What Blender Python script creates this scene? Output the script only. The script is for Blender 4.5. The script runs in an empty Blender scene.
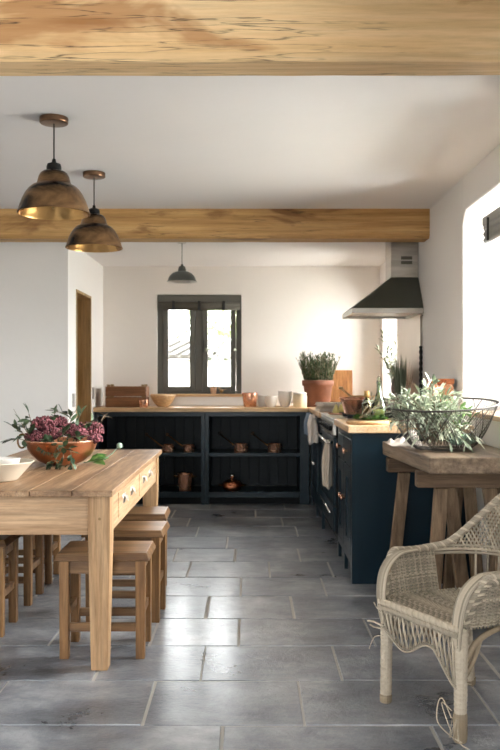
import bpy, math, random
from mathutils import Vector, Matrix
PI = math.pi
R = random.Random(7)
scene = bpy.context.scene
COL = scene.collection

# ------------------------------------------------------------------ mesh builder
class MB:
    def __init__(s):
        s.v = []; s.f = []; s.c = []      # verts, faces, per-face tint
    def add(s, vs, fs, M=None, tint=0.5):
        b = len(s.v)
        if M is not None: vs = [M @ Vector(p) for p in vs]
        s.v += [tuple(p) for p in vs]
        s.f += [tuple(b + i for i in f) for f in fs]
        s.c += [tint] * len(fs)
        return s
    def box(s, x0, x1, y0, y1, z0, z1, M=None, tint=0.5):
        vs = [(x0,y0,z0),(x1,y0,z0),(x1,y1,z0),(x0,y1,z0),(x0,y0,z1),(x1,y0,z1),(x1,y1,z1),(x0,y1,z1)]
        fs = [(0,3,2,1),(4,5,6,7),(0,1,5,4),(1,2,6,5),(2,3,7,6),(3,0,4,7)]
        return s.add(vs, fs, M, tint)
    def hexa(s, bot, top, M=None, tint=0.5):
        # two quads, both counter-clockwise seen from above
        return s.add(list(bot) + list(top), [(0,3,2,1),(4,5,6,7),(0,1,5,4),(1,2,6,5),(2,3,7,6),(3,0,4,7)], M, tint)
    def tube(s, pts, r, n=8, M=None, cap=True, closed=False, tint=0.5, squash=1.0):
        P = [Vector(p) for p in pts]
        rr = r if hasattr(r, '__len__') else [r] * len(P)
        m = len(P); vs = []; up = None
        for i, p in enumerate(P):
            if closed: t = P[(i + 1) % m] - P[i - 1]
            else: t = P[min(i + 1, m - 1)] - P[max(i - 1, 0)]
            if t.length < 1e-9: t = Vector((0, 0, 1))
            t.normalize()
            if up is None:
                a = Vector((0, 0, 1)) if abs(t.z) < .9 else Vector((1, 0, 0))
                up = (a - t * a.dot(t)).normalized()
            else:
                up = up - t * up.dot(t)
                if up.length < 1e-6:
                    a = Vector((0, 0, 1)) if abs(t.z) < .9 else Vector((1, 0, 0))
                    up = a - t * a.dot(t)
                up.normalize()
            sd = t.cross(up)
            for k in range(n):
                a = 2 * PI * k / n
                vs.append(p + (up * math.cos(a) * squash + sd * math.sin(a)) * rr[i])
        fs = []
        L = m if closed else m - 1
        for i in range(L):
            j = (i + 1) % m
            for k in range(n):
                l = (k + 1) % n
                fs.append((i*n + k, i*n + l, j*n + l, j*n + k))
        if cap and not closed:
            fs.append(tuple(range(n - 1, -1, -1)))
            fs.append(tuple((m - 1)*n + k for k in range(n)))
        return s.add(vs, fs, M, tint)
    def lathe(s, prof, n=32, M=None, tint=0.5, closed=False):
        vs = []; idx = []
        for r, z in prof:
            if r < 1e-5:
                idx.append([len(vs)] * n); vs.append((0, 0, z))
            else:
                b = len(vs); idx.append([b + k for k in range(n)])
                vs += [(r*math.cos(2*PI*k/n), r*math.sin(2*PI*k/n), z) for k in range(n)]
        fs = []
        rng = range(len(prof)) if closed else range(len(prof) - 1)
        for i in rng:
            a, b = idx[i], idx[(i + 1) % len(prof)]
            for k in range(n):
                l = (k + 1) % n
                q = [a[k], a[l], b[l], b[k]]
                q2 = []
                for x in q:
                    if x not in q2: q2.append(x)
                if len(q2) > 2: fs.append(tuple(q2))
        return s.add(vs, fs, M, tint)
    def ball(s, c, r, M=None, n=12, m=8, tint=0.5, sz=1.0):
        prof = [(r*math.sin(PI*i/m) if 0 < i < m else 0, -r*sz*math.cos(PI*i/m)) for i in range(m + 1)]
        T = Matrix.Translation(Vector(c))
        return s.lathe(prof, n, (M @ T) if M is not None else T, tint)
    def leaf(s, p, d, L, W, up=(0,0,1), bend=.2, tint=0.5, M=None):
        p = Vector(p); d = Vector(d).normalized(); u = Vector(up)
        sd = d.cross(u)
        if sd.length < 1e-4: sd = d.cross(Vector((1, .2, 0)))
        sd.normalize(); nn = sd.cross(d)
        rows = [(0, .12), (.3, .85), (.6, 1), (.85, .55), (1, .04)]
        vs = []
        for t, w in rows:
            c = p + d*L*t - nn*bend*L*t*t
            vs += [c - sd*W*.5*w + nn*W*.13*w, c - nn*0, c + sd*W*.5*w + nn*W*.13*w]
        fs = []
        for i in range(4):
            a = i*3
            fs += [(a, a+1, a+4, a+3), (a+1, a+2, a+5, a+4)]
        return s.add(vs, fs, M, tint)
    def grid(s, fn, nu, nv, M=None, tint=0.5, closed_u=False):
        vs = [fn(i/(nu if closed_u else nu - 1), j/(nv - 1)) for j in range(nv) for i in range(nu)]
        fs = []
        for j in range(nv - 1):
            for i in range(nu if closed_u else nu - 1):
                k = (i + 1) % nu
                fs.append((j*nu + i, j*nu + k, (j+1)*nu + k, (j+1)*nu + i))
        return s.add(vs, fs, M, tint)
    def build(s, name, mat, parent=None, smooth=False, bevel=0, segs=2, solid=0, subsurf=0, loc=None):
        me = bpy.data.meshes.new(name)
        me.from_pydata(s.v, [], s.f); me.validate()
        if len(me.polygons) == len(s.c):
            at = me.attributes.new('tint', 'FLOAT', 'FACE')
            at.data.foreach_set('value', s.c)
        if smooth: me.polygons.foreach_set('use_smooth', [True]*len(me.polygons))
        me.materials.append(mat)
        o = bpy.data.objects.new(name, me); COL.objects.link(o)
        if parent is not None: o.parent = parent
        if loc is not None: o.location = loc
        if solid:
            m = o.modifiers.new('s', 'SOLIDIFY'); m.thickness = solid; m.offset = -1
        if subsurf:
            m = o.modifiers.new('u', 'SUBSURF'); m.levels = m.render_levels = subsurf
        if bevel:
            m = o.modifiers.new('b', 'BEVEL'); m.width = bevel; m.segments = segs; m.limit_method = 'ANGLE'
            m.angle_limit = math.radians(40); m.harden_normals = False
        return o

def tag(o, label=None, cat=None, group=None, kind=None):
    if label: o['label'] = label
    if cat: o['category'] = cat
    if group: o['group'] = group
    if kind: o['kind'] = kind
    return o
def thing(name, label, cat, loc=(0,0,0), rz=0, group=None):
    o = bpy.data.objects.new(name, None); COL.objects.link(o)
    o.location = loc; o.rotation_euler = (0, 0, rz); o.empty_display_size = .05
    return tag(o, label, cat, group)
def copy_thing(root, label, loc=None, rz=None, group=None):
    def cp(o, par):
        c = o.copy(); COL.objects.link(c)
        if par is not None: c.parent = par
        for ch in list(o.children): cp(ch, c)
        return c
    r = cp(root, None)
    if loc is not None: r.location = loc
    if rz is not None: r.rotation_euler = (0, 0, rz)
    r['label'] = label
    if group: r['group'] = group
    return r
def rot(x=0, y=0, z=0):
    return Matrix.Rotation(z, 4, 'Z') @ Matrix.Rotation(y, 4, 'Y') @ Matrix.Rotation(x, 4, 'X')
def T(x, y, z): return Matrix.Translation((x, y, z))

# ------------------------------------------------------------------ materials
def srgb(r, g, b):
    f = lambda c: (c/255/12.92 if c/255 <= .04045 else ((c/255 + .055)/1.055)**2.4)
    return (f(r), f(g), f(b), 1)
def newmat(name):
    m = bpy.data.materials.new(name); m.use_nodes = True
    nt = m.node_tree; b = nt.nodes['Principled BSDF']
    return m, nt, b
def ramp(nt, stops):
    n = nt.nodes.new('ShaderNodeValToRGB'); e = n.color_ramp.elements
    while len(e) < len(stops): e.new(.5)
    for k, (p, c) in enumerate(stops):
        e[k].position = p; e[k].color = c if len(c) == 4 else (*c, 1)
    return n
def coords(nt, scale=(1,1,1), random_offset=False, loc=(0,0,0), rotv=(0,0,0)):
    tc = nt.nodes.new('ShaderNodeTexCoord'); mp = nt.nodes.new('ShaderNodeMapping')
    mp.inputs['Scale'].default_value = scale; mp.inputs['Location'].default_value = loc
    mp.inputs['Rotation'].default_value = rotv
    src = tc.outputs['Object']
    if random_offset:
        oi = nt.nodes.new('ShaderNodeObjectInfo'); ml = nt.nodes.new('ShaderNodeMath'); ml.operation = 'MULTIPLY'
        ml.inputs[1].default_value = 13.7
        ad = nt.nodes.new('ShaderNodeVectorMath'); ad.operation = 'ADD'
        nt.links.new(oi.outputs['Random'], ml.inputs[0])
        nt.links.new(src, ad.inputs[0]); nt.links.new(ml.outputs[0], ad.inputs[1]); src = ad.outputs[0]
    nt.links.new(src, mp.inputs['Vector'])
    return mp.outputs[0]
def noise(nt, vec, scale=5, detail=4, rough=.55, dist=0):
    n = nt.nodes.new('ShaderNodeTexNoise')
    n.inputs['Scale'].default_value = scale; n.inputs['Detail'].default_value = detail
    n.inputs['Roughness'].default_value = rough; n.inputs['Distortion'].default_value = dist
    nt.links.new(vec, n.inputs['Vector']); return n.outputs['Fac']
def bumpn(nt, b, fac, strength=.2, dist=.01, prev=None):
    n = nt.nodes.new('ShaderNodeBump'); n.inputs['Strength'].default_value = strength; n.inputs['Distance'].default_value = dist
    nt.links.new(fac, n.inputs['Height'])
    if prev is not None: nt.links.new(prev, n.inputs['Normal'])
    nt.links.new(n.outputs[0], b.inputs['Normal']); return n.outputs[0]
def mixc(nt, fac, a, b, mode='MIX'):
    n = nt.nodes.new('ShaderNodeMix'); n.data_type = 'RGBA'; n.blend_type = mode
    for sock, val in ((n.inputs[0], fac), (n.inputs[6], a), (n.inputs[7], b)):
        if hasattr(val, 'is_linked'): nt.links.new(val, sock)
        else: sock.default_value = val
    return n.outputs[2]

def plain(name, col, rough=.5, metal=0, var=0, vscale=6, bump=0, bscale=40, spec=None, tintvar=0, coat=0, trans=0, sub=0):
    m, nt, b = newmat(name)
    b.inputs['Base Color'].default_value = col; b.inputs['Roughness'].default_value = rough; b.inputs['Metallic'].default_value = metal
    if spec is not None: b.inputs['Specular IOR Level'].default_value = spec
    if coat: b.inputs['Coat Weight'].default_value = coat
    if trans: b.inputs['Transmission Weight'].default_value = trans
    v = coords(nt)
    c = None
    if var:
        f = noise(nt, v, vscale, 5)
        lo = tuple(x*(1 - var) for x in col[:3]) + (1,); hi = tuple(min(1, x*(1 + var)) for x in col[:3]) + (1,)
        c = ramp(nt, [(.3, lo), (.7, hi)]); nt.links.new(f, c.inputs[0]); c = c.outputs[0]
    if tintvar:
        at = nt.nodes.new('ShaderNodeAttribute'); at.attribute_name = 'tint'
        lo = tuple(x*(1 - tintvar) for x in col[:3]) + (1,); hi = tuple(min(1, x*(1 + tintvar)) for x in col[:3]) + (1,)
        r = ramp(nt, [(0, lo), (1, hi)]); nt.links.new(at.outputs['Fac'], r.inputs[0]); c = r.outputs[0]
    if c is not None: nt.links.new(c, b.inputs['Base Color'])
    if bump:
        f = noise(nt, v, bscale, 3); bumpn(nt, b, f, bump, .01)
    return m
def leafmat(name, a, bcol, rough=.5):
    m, nt, b = newmat(name)
    at = nt.nodes.new('ShaderNodeAttribute'); at.attribute_name = 'tint'
    r = ramp(nt, [(0, a), (1, bcol)]); nt.links.new(at.outputs['Fac'], r.inputs[0])
    nt.links.new(r.outputs[0], b.inputs['Base Color']); b.inputs['Roughness'].default_value = rough
    return m
def wood(name, cols, axis='X', grain=1.0, rough=.55, bump=.25, stain=None, stain_amt=.5, crack=0, knots=True, rand=False, fine=.62, spec=.4):
    m, nt, b = newmat(name)
    long_, cross = .6, 12.0
    sc = {'X': (long_, cross, cross), 'Y': (cross, long_, cross), 'Z': (cross, cross, long_)}[axis]
    sc = tuple(x*grain for x in sc)
    v = coords(nt, sc, rand)
    v0 = coords(nt, (1,1,1), rand)
    f1 = noise(nt, v, 1.6, 6, .62, .35)
    f2 = noise(nt, v, 6, 6, .75, .1)
    r = ramp(nt, [(.28, cols[0]), (.5, cols[1]), (.72, cols[2])]); nt.links.new(f1, r.inputs[0])
    r2 = ramp(nt, [(.34, (fine,fine*.975,fine*.95,1)), (.58, (1.04,1.04,1.04,1))]); nt.links.new(f2, r2.inputs[0])
    c = mixc(nt, 1.0, r.outputs[0], r2.outputs[0], 'MULTIPLY')
    if knots:
        vk = coords(nt, tuple(x*(.5 if x < 1 else .22) for x in sc), rand)
        vo = nt.nodes.new('ShaderNodeTexVoronoi'); vo.inputs['Scale'].default_value = 2.2
        nt.links.new(vk, vo.inputs['Vector'])
        rk = ramp(nt, [(.03, (.30,.18,.10,1)), (.10, (1,1,1,1))]); nt.links.new(vo.outputs['Distance'], rk.inputs[0])
        c = mixc(nt, .8, c, rk.outputs[0], 'MULTIPLY')
    if stain is not None:
        vs = coords(nt, tuple((1.3 if x < 1 else 4.0) for x in sc), rand, (3.1, 1.7, 5.2))
        fs = noise(nt, vs, 1.1, 5, .55, .6)
        rs = ramp(nt, [(.56, (0,0,0,1)), (.63, (stain_amt,)*3 + (1,))]); nt.links.new(fs, rs.inputs[0])
        c = mixc(nt, rs.outputs[0], c, stain)
    if crack:
        vc = coords(nt, tuple((.7 if x < 1 else 16.0) for x in sc), rand, (7, 2, 1))
        fc = noise(nt, vc, 1.3, 4, .6, .15)
        rc = ramp(nt, [(.485, (0,0,0,1)), (.5, (crack,)*3 + (1,)), (.515, (0,0,0,1))]); nt.links.new(fc, rc.inputs[0])
        vm = noise(nt, v0, 1.7, 2); rm = ramp(nt, [(.5, (0,0,0,1)), (.6, (1,1,1,1))]); nt.links.new(vm, rm.inputs[0])
        mk = mixc(nt, 1.0, rc.outputs[0], rm.outputs[0], 'MULTIPLY')
        c = mixc(nt, mk, c, (.05, .03, .02, 1))
    nt.links.new(c, b.inputs['Base Color'])
    b.inputs['Roughness'].default_value = rough; b.inputs['Specular IOR Level'].default_value = spec
    bumpn(nt, b, f2, bump, .004)
    return m
def metalmat(name, c1, c2, rough=(.2,.4), scale=6, bump=.1, bscale=30, metal=1.0, stretch=(1,1,1)):
    m, nt, b = newmat(name)
    v = coords(nt, stretch)
    f = noise(nt, v, scale, 6, .6, .5)
    r = ramp(nt, [(.35, c1), (.65, c2)]); nt.links.new(f, r.inputs[0]); nt.links.new(r.outputs[0], b.inputs['Base Color'])
    rr = ramp(nt, [(.3, (rough[0],)*3 + (1,)), (.7, (rough[1],)*3 + (1,))]); nt.links.new(f, rr.inputs[0]); nt.links.new(rr.outputs[0], b.inputs['Roughness'])
    b.inputs['Metallic'].default_value = metal
    if bump: bumpn(nt, b, noise(nt, v, bscale, 3), bump, .004)
    return m

M = {}
def plaster(name, col, bs=3.0):
    m, nt, b = newmat(name)
    v = coords(nt)
    b.inputs['Roughness'].default_value = .85; b.inputs['Specular IOR Level'].default_value = .2
    f = noise(nt, v, 1.2, 3)
    lo = tuple(x*.97 for x in col[:3]) + (1,)
    r = ramp(nt, [(.3, lo), (.7, col)]); nt.links.new(f, r.inputs[0]); nt.links.new(r.outputs[0], b.inputs['Base Color'])
    n1 = bumpn(nt, b, noise(nt, v, bs, 3), .25, .03)
    return m
M['wall'] = plaster('warm white plaster', (.80, .755, .71, 1))
M['wall2'] = plaster('white plaster', (.80, .775, .75, 1))
M['ceil'] = plaster('white ceiling plaster', (.85, .825, .82, 1), 2.0)
M['beam'] = wood('pale oak beam', [srgb(206,168,120), srgb(222,188,142), srgb(232,206,166)], 'X', .8, .6, .3, srgb(160,108,62), .7, .9, True, fine=.84)
M['beam2'] = wood('golden oak beam', [srgb(152,112,64), srgb(192,152,98), srgb(214,178,126)], 'X', .8, .6, .35, srgb(118,76,42), .7, .8, True, fine=.8)
M['pineY'] = wood('scrubbed pine boards', [srgb(126,94,66), srgb(164,130,98), srgb(192,160,126)], 'Y', .9, .45, .4, srgb(92,64,44), .55, .8)
M['pineX'] = wood('pale pine rail', [srgb(156,118,84), srgb(190,154,118), srgb(208,176,142)], 'X', 1.0, .55, .2)
M['pineYs'] = wood('pale pine side rail', [srgb(164,128,94), srgb(196,162,126), srgb(214,184,150)], 'Y', 1.0, .55, .2)
M['pineZ'] = wood('pale pine leg', [srgb(160,120,82), srgb(190,152,112), srgb(208,174,136)], 'Z', 1.0, .55, .15, rand=True)
M['stoolX'] = wood('oiled oak stool seat', [srgb(84,60,40), srgb(122,90,60), srgb(150,116,80)], 'X', 1.2, .4, .2, rand=True)
M['stoolZ'] = wood('oiled oak stool leg', [srgb(104,74,46), srgb(144,106,68), srgb(170,130,88)], 'Z', 1.2, .45, .2, rand=True)
M['oldX'] = wood('weathered grey elm', [srgb(92,76,62), srgb(138,118,98), srgb(172,152,130)], 'Y', .8, .5, .6, srgb(60,46,36), .6, .8)
M['oldF'] = wood('weathered beam edge', [srgb(64,50,40), srgb(108,86,66), srgb(140,116,92)], 'X', .8, .75, .6, srgb(48,36,28), .6, .8)
M['oldZ'] = wood('weathered grey leg', [srgb(82,66,50), srgb(124,102,80), srgb(150,128,102)], 'Z', .9, .75, .5, rand=True)
M['top'] = wood('pale oak worktop', [srgb(196,154,108), srgb(222,184,138), srgb(236,204,162)], 'X', .8, .4, .1, knots=False)
M['topY'] = wood('pale oak worktop run', [srgb(200,160,118), srgb(224,188,148), srgb(238,208,174)], 'Y', .8, .35, .1, knots=False)
M['oakZ'] = wood('oak door frame', [srgb(146,118,78), srgb(178,148,104), srgb(196,168,126)], 'Z', .8, .55, .2, knots=False)
M['oakD'] = wood('oak door planks', [srgb(124,98,64), srgb(150,122,82), srgb(168,140,98)], 'Z', .8, .6, .2)
M['crate'] = wood('reclaimed crate boards', [srgb(88,54,32), srgb(138,92,58), srgb(164,118,78)], 'X', 1.2, .7, .4, rand=True)
M['board'] = wood('chopping board', [srgb(120,78,42), srgb(152,104,60), srgb(172,124,76)], 'Z', 1.2, .5, .2, knots=False)
M['turned'] = wood('turned pale wood', [srgb(186,144,98), srgb(212,174,128), srgb(226,194,152)], 'X', 2.0, .5, .1, knots=False)
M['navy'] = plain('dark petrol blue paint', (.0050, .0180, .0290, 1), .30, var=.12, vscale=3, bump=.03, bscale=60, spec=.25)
M['navyd'] = plain('petrol blue darkened as recess shade', (.002, .004, .006, 1), .6, spec=.2)  # near-black petrol blue, recess shade put into the colour
M['navyin'] = plain('petrol blue boards darkened as inner shade', (.0025, .008, .0125, 1), .5, spec=.25)  # darker copy of the cabinet paint, shelf shade put into the colour
M['frame'] = plain('olive grey window paint', srgb(86, 84, 76), .45)
M['blind2'] = plain('mid grey blind', srgb(150,148,144), .8, bump=.3, bscale=100)
M['blind'] = plain('charcoal linen blind', srgb(84, 80, 72), .9, var=.15, bump=.3, bscale=150)
M['copper'] = metalmat('polished copper', srgb(224,158,128), srgb(244,196,166), (.20,.34), 5, .12, 45, .84)
M['copperd'] = metalmat('old hammered copper', srgb(196,120,84), srgb(226,158,120), (.22,.40), 5, .3, 60)
M['tin'] = metalmat('tinned lining', srgb(196,186,176), srgb(222,212,202), (.35,.5), 8, .05, 30, .6)
M['brass'] = metalmat('antique bronze', srgb(48,40,36), srgb(170,134,96), (.24,.44), 5, .2, 18, 1.0, (1,1,2.2))
M['brassin'] = metalmat('bright brass lining', srgb(120,88,52), srgb(190,150,96), (.2,.35), 5, .1, 20)
M['canopy'] = metalmat('copper canopy', srgb(96,74,58), srgb(146,114,88), (.25,.35), 5, .05)
M['steel'] = metalmat('brushed steel', srgb(168,164,158), srgb(190,186,180), (.28,.38), 3, .05, 60, 1.0, (1,1,8))
M['steeld'] = plain('dark hood enamel', srgb(82,85,78), .35, metal=.2, var=.05)
M['splash'] = metalmat('satin steel splashback', srgb(176,166,156), srgb(188,178,168), (.3,.36), 2, 0)
M['chrome'] = plain('chrome', (.8,.78,.75,1), .15, 1)
M['iron'] = plain('black iron', (.02,.02,.02,1), .45, .6)
M['black'] = plain('black cord', (.012,.011,.01,1), .6)
M['whitec'] = plain('white glaze', (.80,.76,.72,1), .25, spec=.5)
M['cream'] = plain('cream stoneware', srgb(222,206,176), .3, var=.05)
M['bowlw'] = plain('ivory matte glaze', srgb(216,206,188), .4, var=.04)
M['greyen'] = plain('grey enamel', srgb(92,96,92), .3)
M['terra'] = plain('terracotta', srgb(122,80,62), .85, var=.18, vscale=12, bump=.2)
M['terral'] = plain('pale terracotta', srgb(206,170,140), .8, var=.1)
M['soil'] = plain('potting soil', (.03,.02,.014,1), .95, bump=.5)
M['linen'] = plain('natural linen', srgb(206,194,178), .95, var=.06, bump=.35, bscale=140)
M['linenb'] = plain('blue grey linen', srgb(130,144,162), .95, var=.1, bump=.35, bscale=140)
M['linenw'] = plain('white linen', srgb(226,216,206), .95, var=.05, bump=.3, bscale=120)
M['switch'] = plain('grey metal switch plate', srgb(160,156,152), .4, .3)
M['cane'] = plain('bleached cane', srgb(170,158,140), .62, tintvar=.42, bump=.25, bscale=70)
M['caned'] = plain('bare brown cane', srgb(140,124,102), .6, tintvar=.25, bump=.25, bscale=70)
M['plastic_green'] = leafmat('moss', srgb(30,62,18), srgb(84,128,40), .9)
M['olive'] = leafmat('silver olive leaves', srgb(78,98,66), srgb(230,236,214), .5)
M['oliveD'] = leafmat('muted olive leaves', srgb(70,80,60), srgb(132,142,116), .6)
M['green'] = leafmat('fresh green leaves', srgb(60,110,44), srgb(150,190,110), .45)
M['dkgreen'] = leafmat('dark green leaves', srgb(30,48,30), srgb(92,112,80), .45)
M['rosemary'] = leafmat('rosemary needles', srgb(30,46,28), srgb(80,100,62), .6)
M['succ'] = leafmat('pale succulent', srgb(120,158,138), srgb(196,216,196), .5)
M['sedum'] = leafmat('dusky pink florets', srgb(66,30,38), srgb(166,98,106), .8)
M['twig'] = plain('grey brown twigs', srgb(134,116,96), .8)
M['stem'] = plain('green stems', srgb(70,84,48), .7)
M['basketw'] = plain('galvanised wire', srgb(92,88,84), .45, .7)
M['pear'] = plain('pale yellow ceramic', srgb(222,204,128), .4, var=.08)
M['candle'] = plain('pink glazed jug', srgb(214,168,156), .35, var=.05)
M['vase'] = plain('dark mauve vase', srgb(92,76,76), .35)
M['label'] = plain('amber label', srgb(150,116,60), .5)
M['bulb'] = plain('frosted bulb', (.85,.83,.78,1), .3)

def glassmat(name, tintc, mixf=.9, rough=.02):
    m = bpy.data.materials.new(name); m.use_nodes = True; nt = m.node_tree; nt.nodes.clear()
    out = nt.nodes.new('ShaderNodeOutputMaterial'); tr = nt.nodes.new('ShaderNodeBsdfTransparent'); gl = nt.nodes.new('ShaderNodeBsdfGlossy')
    tr.inputs[0].default_value = tintc; gl.inputs['Roughness'].default_value = rough
    fr = nt.nodes.new('ShaderNodeFresnel'); fr.inputs[0].default_value = 1.45
    mx = nt.nodes.new('ShaderNodeMixShader')
    nt.links.new(fr.outputs[0], mx.inputs[0]); nt.links.new(tr.outputs[0], mx.inputs[1]); nt.links.new(gl.outputs[0], mx.inputs[2]); nt.links.new(mx.outputs[0], out.inputs[0])
    return m
M['pane'] = glassmat('window glass', (.97,.98,.97,1))
M['bottle'] = glassmat('pale green bottle glass', (.84,.92,.82,1), rough=.05)
M['amber'] = glassmat('olive bottle glass', (.62,.58,.34,1), rough=.05)

# slate floor
def slate():
    m, nt, b = newmat('worn blue grey limestone flags')
    at = nt.nodes.new('ShaderNodeAttribute'); at.attribute_name = 'tint'
    v = coords(nt)
    f = noise(nt, v, 2.4, 8, .66, .25)
    r = ramp(nt, [(.32, srgb(84,90,98)), (.5, srgb(134,139,147)), (.68, srgb(184,187,191))]); nt.links.new(f, r.inputs[0])
    r2 = ramp(nt, [(0, (.74,.75,.78,1)), (1, (1.12,1.10,1.08,1))]); nt.links.new(at.outputs['Fac'], r2.inputs[0])
    c = mixc(nt, 1.0, r.outputs[0], r2.outputs[0], 'MULTIPLY')
    vv = coords(nt, (2.2, 3.6, 1))
    f3 = noise(nt, vv, 1.5, 8, .70, .25)
    r3 = ramp(nt, [(.30, (.55,.56,.60,1)), (.5, (.98,.98,.98,1)), (.72, (1.3,1.3,1.3,1))]); nt.links.new(f3, r3.inputs[0])
    c = mixc(nt, 1.0, c, r3.outputs[0], 'MULTIPLY')
    nt.links.new(c, b.inputs['Base Color'])
    rr = ramp(nt, [(.3, (.24,)*3 + (1,)), (.7, (.46,)*3 + (1,))]); nt.links.new(f, rr.inputs[0]); nt.links.new(rr.outputs[0], b.inputs['Roughness'])
    b.inputs['IOR'].default_value = 1.7; b.inputs['Coat Weight'].default_value = .5; b.inputs['Coat Roughness'].default_value = .22
    p = bumpn(nt, b, noise(nt, v, 6.0, 5, .65, .4), .4, .03)
    p = bumpn(nt, b, noise(nt, coords(nt, (1.0, 1.6, 1)), 30, 5, .65, 1.0), .45, .013, p)
    return m
M['slate'] = slate()
M['grout'] = plain('pale lime grout', srgb(190,187,182), .9, bump=.3)

# ------------------------------------------------------------------ room shell
XR, YB, XL = 1.29, 8.45, -1.46
def struct(name, mb, mat, label, cat, smooth=False, bevel=0, parent=None, segs=2):
    o = mb.build(name, mat, parent, smooth, bevel, segs)
    return tag(o, label, cat, None, 'structure')

X0, X1, Y0, Y1 = -4.6, 1.29, -1.6, 8.45
# floor: individually laid flags over a grout bed
fm = MB()
rows = {}
known = {2.49: [-.93, -.093, .62], 2.92: [-.95, -.374, .189, .86], 3.35: [-1.25, -.62, -.196, .366, 1.0], 3.78: [-.90, -.45, -.05, .56],
         4.21: [-.80, -.22, .22, .80], 4.64: [-.62, -.05, .42], 5.07: [-.72, -.38, .12, .5], 5.5: [-.5, -.1, .33]}
k = -10
y = 2.92 - .43*11
g = .0034
ys = []
while y < Y1:
    ys.append(round(y, 2)); y += .43
for y in ys:
    key = min(known, key=lambda q: abs(q - y))
    if abs(key - y) < .02: js = list(known[key])
    else:
        js = []; x = -1.3 + R.random()*.4
        while x < X1: js.append(x); x += .42 + R.random()*.42
    x = min(js) - .55
    pre = []
    while x > X0: pre.append(x); x -= .4 + R.random()*.3
    js = sorted(pre + js)
    if max(js) < X1 - .7: js.append(max(js) + .45)
    edges = [X0] + js + [X1 + .0]
    for a, b_ in zip(edges[:-1], edges[1:]):
        if b_ - a < .03: continue
        y1 = min(y + .43, Y1)
        z = R.uniform(-.0012, .0012)
        t = R.random()
        dz = [R.uniform(-.0012, .0012) for _ in range(4)]
        sk = [R.uniform(-.003, .003) for _ in range(4)]
        xa, xb, ya, yb = a + g, b_ - g, y + g*.8, y1 - g*.8
        c = .004
        top = [(xa+c+sk[0], ya+c, z+dz[0]), (xb-c+sk[1], ya+c, z+dz[1]), (xb-c+sk[1], yb-c, z+dz[2]), (xa+c+sk[0], yb-c, z+dz[3])]
        bot = [(xa+sk[0], ya, -.01), (xb+sk[1], ya, -.01), (xb+sk[1], yb, -.01), (xa+sk[0], yb, -.01)]
        fm.add(bot + top, [(4,5,6,7),(0,1,5,4),(1,2,6,5),(2,3,7,6),(3,0,4,7)], None, t)
fm.c = fm.c
floor = struct('floor', fm, M['slate'], 'worn blue grey stone flag floor laid in rows', 'floor')
gb = MB().box(X0-.1, X1+.6, Y0-.1, Y1+.4, -.08, -.004)
gb.build('grout_bed', M['grout'], floor)

def wall_with_holes(mb, axis, p0, p1, a0, a1, z0, z1, holes):
    # axis 'X': wall plane spans Y (a) at X p0..p1 ; axis 'Y': spans X (a) at Y p0..p1
    cuts = sorted(set([a0, a1] + [h[0] for h in holes] + [h[1] for h in holes]))
    for c0, c1 in zip(cuts[:-1], cuts[1:]):
        hs = sorted([h for h in holes if h[0] <= c0 + 1e-6 and h[1] >= c1 - 1e-6], key=lambda h: h[2])
        z = z0
        segs = []
        for h in hs:
            if h[2] > z: segs.append((z, h[2]))
            z = h[3]
        if z < z1: segs.append((z, z1))
        for s0, s1 in segs:
            if axis == 'X': mb.box(p0, p1, c0, c1, s0, s1)
            else: mb.box(c0, c1, p0, p1, s0, s1)
# near right window has a splayed, round-cornered reveal
WN0, WN1, WZ0, WZ1 = 3.55, 5.17, .97, 2.20     # opening at the inner wall face
TH = .52
rw = MB()
wall_with_holes(rw, 'X', XR, XR + TH, Y0, YB + .3, 0, 2.55, [(WN0, WN1, WZ0, WZ1), (7.47, 8.30, 1.0, 2.02), (.4, 1.9, .97, 2.1)])  # last opening is added, unseen, to let in fill light
# rounded upper corners as plaster fillets
for yc, sgn in ((WN1, -1), (WN0, 1)):
    rad = .11; vs = []; n = 8
    for xx in (XR, XR + TH):
        vs.append((xx, yc, WZ1))
        for i in range(n + 1):
            a = (PI/2)*i/n
            vs.append((xx, yc + sgn*(rad - rad*math.sin(a)), WZ1 - rad + rad*math.cos(a)))
    m1 = n + 2; fs = []
    for i in range(1, n + 1):
        fs.append((0, i, i+1)); fs.append((m1, m1+i+1, m1+i)); fs.append((i, m1+i, m1+i+1, i+1))
    rw.add(vs, fs)
wr = struct('wall_right', rw, M['wall2'], 'white plastered right wall with deep window reveals', 'wall', bevel=.018, segs=3)

bw = MB(); wall_with_holes(bw, 'Y', YB, YB + .36, XL - .3, XR + TH, 0, 2.55, [(-.925, -.085, 1.0, 2.01)])
struct('wall_back', bw, M['wall'], 'warm white back wall with the dark framed window', 'wall')
lw = MB(); wall_with_holes(lw, 'X', XL - .30, XL, 7.0, YB, 0, 2.55, [(7.13, 7.80, 0, 1.93)])
struct('wall_left', lw, M['wall2'], 'white side wall holding the oak doorway', 'wall')
gw = MB().box(X0 - .1, XL, 6.82, 7.0, 0, 2.55)
struct('wall_middle', gw, M['wall2'], 'plain pale wall behind the dining table', 'wall')
ow = MB(); wall_with_holes(ow, 'X', X0 - .3, X0, Y0 - .2, 7.0, 0, 2.55, [(.2, 1.5, .0, 2.15)])  # opening added out of view to admit light
struct('wall_far_left', ow, M['wall2'], 'dining side wall with added glazed doors', 'wall')
fw = MB(); wall_with_holes(fw, 'Y', Y0 - .3, Y0, X0 - .3, XR + TH, 0, 2.55, [(-1.3, -.1, .4, 2.1)])  # unseen opening added to light the room from behind
struct('wall_front', fw, M['wall2'], 'wall behind the viewer with an added window', 'wall')
hall = MB().box(XL - 1.3, XL - .30, 8.6, 8.7, 0, 2.5).box(XL - 1.4, XL - 1.3, 7.0, 8.7, 0, 2.5)
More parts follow.
